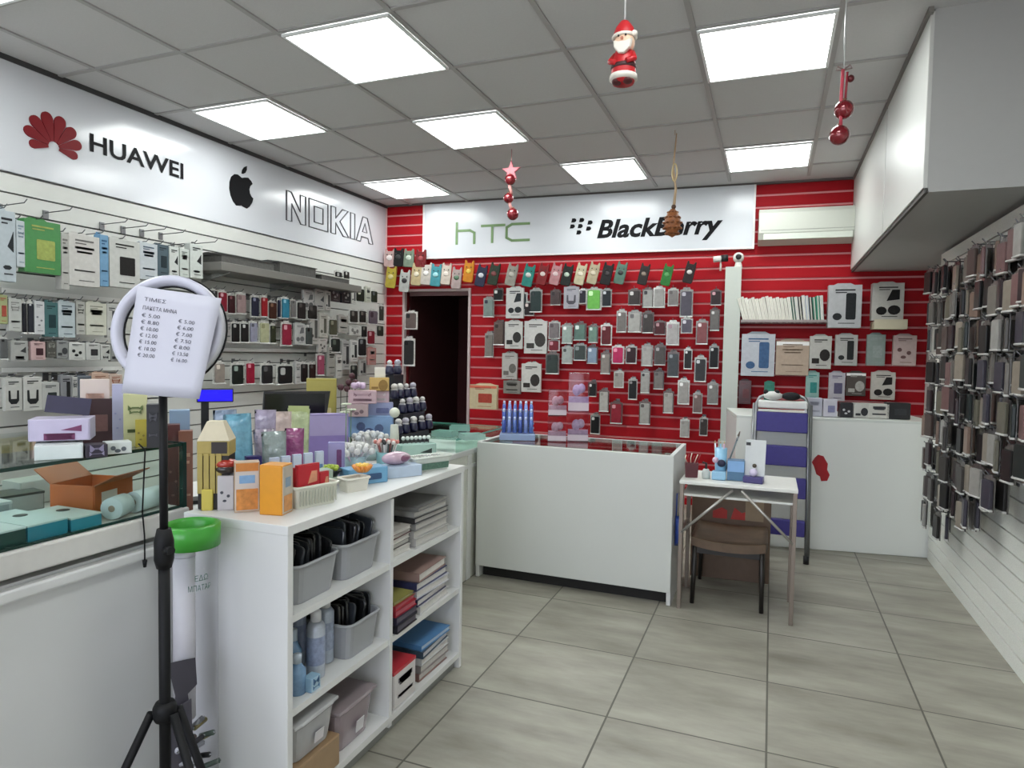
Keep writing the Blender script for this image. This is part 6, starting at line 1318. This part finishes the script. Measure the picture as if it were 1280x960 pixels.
for k, (u0, u1, v0, v1, y, c, lb) in enumerate(((679, 704, 519, 551, .07, '#a88f98', 'clear pinkish gift box at the lower near place on the counter'), (704, 732, 521, 558, .07, '#a595a5', 'clear lilac gift box at the lower far place on the counter'), (679, 704, 486, 519, .07, '#a5858c', 'pink gift box stacked at the upper near place on the counter'), (704, 732, 472, 521, .07, '#a591b0', 'taller lilac gift box stacked at the upper far place on the counter'))):
    c_ = stand((u0+u1)/2, 553, zk)+Vector((0, y, 0)); w = px(u1-u0, c_); zb = zk if k < 2 else zk+px(32 if k == 2 else 37, c_)
    t = empty('gift_box', Vector((c_.x, c_.y, zb)), facing(c_), lb, 'gift box', 'acrylic gift boxes on the counter'); h = px(v1-v0, c_)-.003
    put('clear_shell', MB().box((0, 0, h/2), (w*.93, .08, h), 0, .003).mesh(glass('#f3ebf3', .06)), t)
    put('inner_tray', B1((0, .012, h*.2), (w*.88, .05, h*.36), mat(c, .4, noise=.4, nscale=60)), t)
    put('inner_goods', MB().ball((-.012, 0, h*.55), w*.2, 0, 10, (1, .6, 1.3)).ball((.016, .0, h*.6), w*.18, 0, 10, (1, .6, 1.2)).mesh(mat(('#b9a0a5', '#b5a9b9', '#b08a90', '#b5a0c5')[k], .4, noise=.5, nscale=70)), t)
    put('label_strip', B1((0, -.041, h*.14), (w*.9, .001, h*.2), mat('#c5b5bd', .4)), t)
# red and cream carrier card hanging at the corner of the red wall, with its wire
p, w, h = back_pack(588, 479, 622, 511, .45)
hang_box(p, BTH, w, h, '#d0bf9a', '#c9503f', 'cream and red gift bag standing at the corner by the doorway', 'gift bags by the doorway', 'rect', .05, name='hanging_gift_bag', cat='gift bag', band='#d06a50')
for k, (x, y, d, c, lb) in enumerate(((-.98, 3.66, (.05, .03, .03), '#b9bdbb', 'small white box inside the counter tray, first from the gift boxes'), (-.9, 3.72, (.08, .05, .02), '#a59a8a', 'flat tan box inside the counter tray'), (-.8, 3.62, (.03, .05, .03), '#8d8f8a', 'small grey box inside the counter tray, near its middle'), (-.72, 3.74, (.09, .06, .025), '#7d7f78', 'grey flat box inside the counter tray, back row'), (-.6, 3.66, (.05, .04, .035), '#c3ccc9', 'pale box inside the counter tray near the table end'), (-.54, 3.76, (.06, .05, .03), '#9a968c', 'stone grey box inside the counter tray near the table end'))):
    carton('tray_box', (x, y, .726), .1*k, d, c, lb, 'small box', 'boxes in the counter tray', pic='#5a5a55', pickind='rect')

# ================================================================== ON AND UNDER THE TABLE, BACK COUNTER
zt2 = .67
c_ = Vector((-.325, 3.60, zt2))
t = empty('red_bag', (-.375, 3.56, zt2), .2, 'dark red gift bag with cream ribbons standing on the table beside the counter', 'bag')
put('bag_body', MB().prism([(-.03, 0), (.03, 0), (.034, .075), (-.034, .075)], -.02, .02).mesh(mat('#4f1a22', .5, noise=.3, nscale=30)), t)
for k in range(6): put('ribbon', MB().tube([(-.02+.008*k, 0, .07), (-.035+.014*k, -.01, .1), (-.03+.015*k, -.005, .115+.006*(k % 3))], .003, n=5).mesh(mat(('#cfc5b5', '#8a2a30')[k % 2], .5)), t)
t = empty('pump_bottle', (-.30, 3.55, zt2), 0, 'small black and white pump bottle on the table between red bag and blue stand', 'bottle')
put('bottle', MB().lathe([(0, 0), (.02, 0), (.022, .03), (.014, .05), (0, .052)]).mesh(mat('#b9c0bd', .3)), t); put('pump', MB().tube([(0, 0, .05), (0, 0, .08), (-.018, -.008, .084)], .006, n=8).mesh(BLACK), t)
t = empty('brush_stand', (-.235, 3.55, zt2), 0, 'pale blue holder with paint brush and pencils on the white table', 'brush holder')
put('cup', MB().box((0, 0, .022), (.07, .05, .044), 0, .006).mesh(mat('#8db8d5', .35, noise=.1)), t)
put('back_cup', MB().lathe([(0, .0), (.028, .0), (.03, .16), (.026, .16), (.024, .01), (0, .01)], (.005, .04, 0)).mesh(mat('#8fc0dd', .3, coat=.4, noise=.2)), t)
put('flower', MB().ball((.01, -.0, .085), .022, 0, 10, (1, .6, .9)).mesh(mat('#1c1c3a', .5)), t); put('flower', MB().ball((-.02, .0, .1), .016, 0, 10).mesh(mat('#d0b0c5', .5)), t)
o = empty('paint_brush', (-.215, 3.59, zt2+.012), 0, 'long grey paint brush leaning in the pale blue holder', 'brush', rot=(-.08, .3, 0))
put('handle', MB().tube([(0, 0, 0), (0, 0, .2)], .004, n=8).mesh(mat('#5f7075', .4)), o); put('ferrule', MB().tube([(0, 0, .2), (0, 0, .225)], .005, n=8).mesh(CHROME), o); put('bristles', MB().tube([(0, 0, .225), (0, 0, .25)], .006, n=8, r1=.002).mesh(mat('#6a5f55', .8)), o)
for k, (dx, cc, nm) in enumerate(((-.018, '#d5dde5', 'white'), (.0, '#7fb5d0', 'light blue'), (.012, '#c9a0b5', 'pink'))):
    o = empty('pencil', (-.235+dx, 3.59, zt2+.012), 0, '%s pencil standing in the pale blue holder' % nm, 'pencil', 'pencils in the blue holder', rot=(-.05, dx*3, 0)); put('shaft', MB().tube([(0, 0, 0), (0, 0, .17)], .0045, n=6).mesh(mat(cc, .4)), o); put('point', MB().tube([(0, 0, .17), (0, 0, .185)], .0045, n=6, r1=.001).mesh(mat('#c9b08a', .6)), o)
t = carton('blue_gift_box', (-.155, 3.585, zt2), .05, (.085, .07, .105), '#4f7597', 'blue gift box with paler top on the white table, beside the brush holder', 'box', None, '#4a708f')
put('upper_panel', B1((0, -.037, .074), (.08, .0016, .056), mat('#7fa8d5', .4)), t, label='pale blue upper panel')
t = empty('boxed_watch', (-.065, 3.56, zt2), -.12, 'white blister card on a purple base showing a small gadget, on the white table', 'blister card')
put('back_card', MB().prism([(-.05, .02), (.05, .02), (.052, .215), (-.045, .215)], -.0, .006).mesh(mat('#cdd0cf', .35, noise=.06)), t, rot=(-.06, 0, 0)); put('base', B1((0, -.01, .016), (.095, .07, .032), mat('#40386f', .4, noise=.1), .004), t, label='purple base')
put('gadget', MB().ball((.0, -.022, .052), .02, 0, 12, (1, .6, 1)).mesh(mat('#cfc5dd', .3, coat=.5)), t); put('dark_spot', MB().ball((.002, -.01, .085), .011, 0, 10, (1, .5, 1)).mesh(mat('#4a4030', .4)), t)
put('printed_mark', B1((-.03, -.008, .195), (.022, .002, .016), mat('#2a2a2d', .5)), t)
# brown carton under the table
t = empty('brown_carton', (-.2, 4.15, 0), .05, 'brown cardboard box with red print on the floor under the white table', 'cardboard box')
put('carton', B1((0, 0, .285), (.44, .26, .57), mat('#6a5646', .6, noise=.12), .004), t); put('front_flap', B1((.13, -.134, .47), (.1, .006, .22), mat('#8d7a62', .6)), t)
b = MB()
for P in ([(-.1, .36), (-.02, .36), (-.02, .41), (-.05, .425), (-.1, .4)], [(0, .36), (.1, .36), (.1, .415), (.06, .4), (.02, .43)]): b.prism(P, -.133, -.131)
put('printed_mark', b.mesh(mat('#a82a20', .5)), t, label='red print')
t = empty('blue_bag', (-.395, 3.62, .0), .1, 'crumpled bright blue plastic bag hanging beside the counter under the table', 'bag'); t.location = Vector((-.432, 3.54, .30))
put('bag', MB().pillow(.034, .05, .16, 0, 8, 4).mesh(mat('#2f4a9a', .3, coat=.4, noise=.25)), t); put('handle', MB().tube([(-.012, 0, .15), (-.01, 0, .28), (.01, 0, .28), (.012, 0, .15)], .004, n=6).mesh(mat('#2f4a9a', .3)), t)
# goods on the back counter
zb = .906
for k, (u0, u1, v0, v1, c, pc, kind, lb) in enumerate(((1012, 1032, 503, 528, '#b9b9c5', '#a5a5b5', 'text', 'pale lilac box beside the ladder on the low cabinet'), (1034, 1052, 504, 528, '#c3c0c9', '#7a7a9a', 'rect', 'white and violet box on the low cabinet'), (1054, 1070, 506, 526, '#26262a', '#c5c5c5', 'dots', 'black box with white spots on the low cabinet'), (1071, 1090, 506, 526, '#bdbbb5', '#2a2a2e', 'mouse', 'white box with a black round picture on the low cabinet'), (1091, 1117, 507, 527, '#c5c3bb', '#55555a', 'text', 'white box with grey print on the low cabinet'), (1119, 1149, 508, 530, '#1c1c1f', '#2e2e33', 'rect', 'wide black box at the right wall end of the low cabinet'))):
    c_ = at((u0+u1)/2, v1, 'z', zb); c_ = Vector((c_.x, 5.02+.16*(c_.x-.39), zb)); hh = max(.04, px(v1-v0, c_))
    carton('cabinet_top_box', c_+Vector((0, .04, 0)), A2, (px(u1-u0, c_)*.9, .07, hh*.92), c, lb, 'box', 'boxes on the low cabinet', pic=pc, pickind=kind)
t = empty('black_plush', (-.0, 4.78, 1.035), 0, 'black and white plush toy lying on the step ladder top tray', 'plush toy'); t.location = Vector((.065, 4.68, 1.026))
put('body', MB().ball((-.05, 0, .03), .05, 0, 14, (1.2, .8, .6)).mesh(mat('#d0d0cc', .8, bump=.4)), t); put('head', MB().ball((.06, 0, .03), .042, 0, 14, (1.4, .8, .65)).mesh(mat('#17171a', .8, bump=.4)), t)
for s in (-1, 1): put('ear', MB().ball((-.06+.035*s, -.01, .055), .016).mesh(mat('#17171a', .8)), t)
# white speckles etc. end of goods

# ================================================================== CHRISTMAS DECORATIONS ON STRINGS
def string_to_ceiling(p, t, z0, r_=.0014, m=None): put('string', MB().tube([(0, 0, z0), (0, 0, HC-p.z)], r_, n=5).mesh(m or mat('#d5d5d5', .4)), t)
p = pt(779, 105, 2.15); s = lambda n: px(n, p)
t = empty('santa_ornament', p, facing(p, -.25), 'red and white Christmas figure with a white beard hanging on a white string in mid-air', 'Christmas ornament')
Rd, Wt = mat('#b51a22', .45, noise=.1), mat('#dcd6cc', .6, noise=.06)
put('body', MB().lathe([(0, 0), (s(13), 0), (s(16), s(8)), (s(14), s(30)), (s(9), s(44)), (0, s(46))], n=18).mesh(Rd), t)
put('coat_trim', MB().lathe([(s(14), s(3)), (s(17.5), s(5)), (s(17), s(10)), (s(14), s(11))], n=18).mesh(Wt), t); put('belt', MB().lathe([(s(15.2), s(17)), (s(16.3), s(18)), (s(15.8), s(22)), (s(14.6), s(22))], n=18).mesh(mat('#3a1518', .5)), t)
put('head', MB().ball((s(1), -s(3), s(48)), s(13), 0, 16).mesh(mat('#d9b59a', .6)), t)
put('beard', MB().prism([(-s(10), s(48)), (-s(9), s(40)), (-s(3), s(32)), (s(4), s(31)), (s(11), s(38)), (s(13), s(48)), (s(6), s(46)), (-s(3), s(46))], -s(17), -s(9), 0, None, s(1.5)).mesh(Wt), t)
for k in (-1, 1): put('eye', MB().ball((s(1)+k*s(4.5), -s(15.2), s(53)), s(1.3)).mesh(BLACK), t)
put('nose', MB().ball((s(1), -s(16.5), s(49)), s(2)).mesh(mat('#c9806a', .5)), t)
put('hat', MB().lathe([(s(14), s(54)), (s(14.5), s(58)), (s(11), s(68)), (s(5), s(76)), (0, s(78))], n=18).mesh(Rd), t); put('hat_trim', MB().tube([(s(13.5)*math.cos(a*PI/8)+s(.5), s(13.5)*math.sin(a*PI/8)-s(1), s(56)) for a in range(16)], s(2.4), n=8, closed=True).mesh(Wt), t)
put('pompom', MB().ball((s(14), -s(6), s(57)), s(4)).mesh(Wt), t)
for k in (-1, 1): put('arm', MB().tube([(k*s(10), 0, s(36)), (k*s(15), -s(8), s(26)), (k*s(7), -s(15), s(22))], s(4.2), n=10, r1=s(3.2)).mesh(Rd), t); put('boot', MB().ball((k*s(7), -s(6), s(1)), s(6), 0, 12, (1, 1.3, .6)).mesh(mat('#4a1518', .5)), t)
string_to_ceiling(p, t, s(76), .003)
gR = mat('#7a0f1c', .15, .3, coat=.8, noise=.15)
def bead(t, z, r_, x=0): 
    b_ = put('bauble', MB().ball((x, 0, z), r_, 0, 18).mesh(gR), t); put('cap', MB().lathe([(0, z+r_*.95), (r_*.28, z+r_*.95), (r_*.26, z+r_*1.15), (0, z+r_*1.18)], (x, 0, 0), 10).mesh(mat('#8a6a5a', .3, .7)), b_)
p = pt(1051, 181, 2.45); s = lambda n: px(n, p)
t = empty('bauble_string', p, 0, 'red string of two shiny bead balls with a bow, hanging near the bulkhead', 'Christmas ornament', 'bauble strings')
bead(t, s(12), s(12), -s(2)); bead(t, s(43), s(11.5), s(2))
put('ribbon', MB().tube([(-s(1), -.004, s(22)), (-s(2), -.014, s(40)), (-s(2), -.012, s(58)), (-s(1), 0, s(92))], s(2.2), n=6).mesh(mat('#c04a5a', .4)), t)
put('ribbon', MB().tube([(s(3), -.004, s(56)), (s(4), -.004, s(88))], s(1.6), n=6).mesh(mat('#8a2030', .4)), t)
put('small_bell', MB().ball((s(8), 0, s(80)), s(4.5)).mesh(mat('#5f2026', .3, .4)), t)
for k in (-1, 1): put('bow_loop', MB().tube([(0, 0, s(92)), (k*s(7), 0, s(97)), (k*s(9), 0, s(93)), (0, 0, s(91))], s(1.1), n=5).mesh(mat('#7a6a66', .4)), t)
string_to_ceiling(p, t, s(91), .0035, mat('#b5b6b4', .25, coat=.6))
p = pt(638, 275, 4.75); s = lambda n: px(n, p)
t = empty('bauble_string', p, 0, 'red string of three dark bead balls under a pink star, hanging before the green letters', 'Christmas ornament', 'bauble strings')
bead(t, s(7), s(7.5), s(3)); bead(t, s(27), s(6.5), -s(3)); bead(t, s(50), s(7), -s(1))
star = [( (s(13) if k % 2 == 0 else s(5.5))*math.sin(k*PI/5), (s(13) if k % 2 == 0 else s(5.5))*math.cos(k*PI/5)+s(60)) for k in range(10)]
put('star', MB().prism(star, -.01, .01, 0, None, .004).mesh(mat('#b9606a', .4, noise=.2)), t)
for a, b_ in ((13, 22), (32, 43)): put('link', MB().tube([(s(1), 0, s(a)), (-s(2), 0, s(b_))], s(2), n=6).mesh(mat('#c98a85', .5)), t)
string_to_ceiling(p, t, s(72), .0025, mat('#b57a78', .4))
p = pt(840, 297, 4.3); s = lambda n: px(n, p)
t = empty('cone_ornament', p, 0, 'brown cone-shaped ornament on a pale twisted ribbon, hanging before the bold black letters', 'Christmas ornament')
cone = MB(); cone.lathe([(0, 0), (s(5), s(3)), (s(9.5), s(12)), (s(10), s(20)), (s(7), s(30)), (s(3), s(35)), (0, s(36))], n=16)
put('cone', cone.mesh(mat('#8a5228', .5, noise=.3, nscale=60)), t)
sc = MB()
for r_ in range(5):
    for k in range(9):
        a = 2*PI*(k+.5*(r_ % 2))/9; rr = (s(7), s(10), s(10.2), s(8.2), s(5))[r_]; sc.ball((rr*math.cos(a), rr*math.sin(a), s(5+6.5*r_)), s(2.6), 0, 8, (1, 1, .6))
put('scale', sc.mesh(mat('#7a4620', .5, noise=.3, nscale=60)), t)
put('ribbon', MB().tube([(s(1), 0, s(36)), (s(3), 0, s(60)), (-s(1), 0, s(85)), (s(2), 0, s(128))], s(2), n=6, r1=s(.8)).mesh(mat('#b59a7a', .5, noise=.2)), t)
put('knot', MB().ball((s(1), 0, s(38)), s(3)).mesh(mat('#4a2f1c', .5)), t)
put('gold_loop', MB().tube([(s(3*math.sin(a*PI/6)+1), -.004, s(80+11*math.cos(a*PI/6))) for a in range(12)], s(1), n=5, closed=True).mesh(mat('#c9b58a', .3, .6)), t)
string_to_ceiling(p, t, s(126), .002, mat('#b59a7a', .4))
# ================================================================== CAMERA, DAYLIGHT, COLOUR
cam = bpy.data.cameras.new('camera'); co = bpy.data.objects.new('camera', cam); COL.objects.link(co)
Mx = Matrix(((RT.x, UP.x, -FW.x, EYE.x), (RT.y, UP.y, -FW.y, EYE.y), (RT.z, UP.z, -FW.z, EYE.z), (0, 0, 0, 1)))
co.matrix_world = Mx
cam.sensor_fit = 'HORIZONTAL'; cam.sensor_width = 36; cam.lens = FPX/1280*36; cam.clip_start = .02
SC.camera = co
w = bpy.data.worlds.new('daylight'); SC.world = w; w.use_nodes = True
bg = w.node_tree.nodes['Background']; nt = w.node_tree     # overcast street outside the shop window: pale sky above, lit pavement below
tc = nt.nodes.new('ShaderNodeTexCoord'); sp = nt.nodes.new('ShaderNodeSeparateXYZ'); cr = nt.nodes.new('ShaderNodeValToRGB'); mr = nt.nodes.new('ShaderNodeMapRange')
mr.inputs['From Min'].default_value = -1
nt.links.new(tc.outputs['Generated'], sp.inputs[0]); nt.links.new(sp.outputs[2], mr.inputs[0]); nt.links.new(mr.outputs[0], cr.inputs[0])
cr.color_ramp.elements[0].position = .46; cr.color_ramp.elements[0].color = (.62, .62, .66, 1); cr.color_ramp.elements[1].position = .54; cr.color_ramp.elements[1].color = (.78, .84, 1, 1)
nt.links.new(cr.outputs[0], bg.inputs[0]); bg.inputs[1].default_value = SKY
pl = bpy.data.lights.new('window_daylight', 'AREA'); pl.shape = 'RECTANGLE'; pl.size = 3.9; pl.size_y = 2.1; pl.cycles.is_portal = True
po = bpy.data.objects.new('window_daylight', pl); COL.objects.link(po); po.location = (-1.25, -2.2, 1.43); po.rotation_euler = (-PI/2, 0, 0)
SC.view_settings.view_transform = 'Standard'; SC.view_settings.look = 'None'; SC.view_settings.exposure = EXPO; SC.view_settings.gamma = 1
SC.view_settings.use_curve_mapping = False
SC.cycles.use_denoising = True; SC.cycles.max_bounces = 8; SC.cycles.transparent_max_bounces = 16
SC.cycles.caustics_reflective = False; SC.cycles.caustics_refractive = False
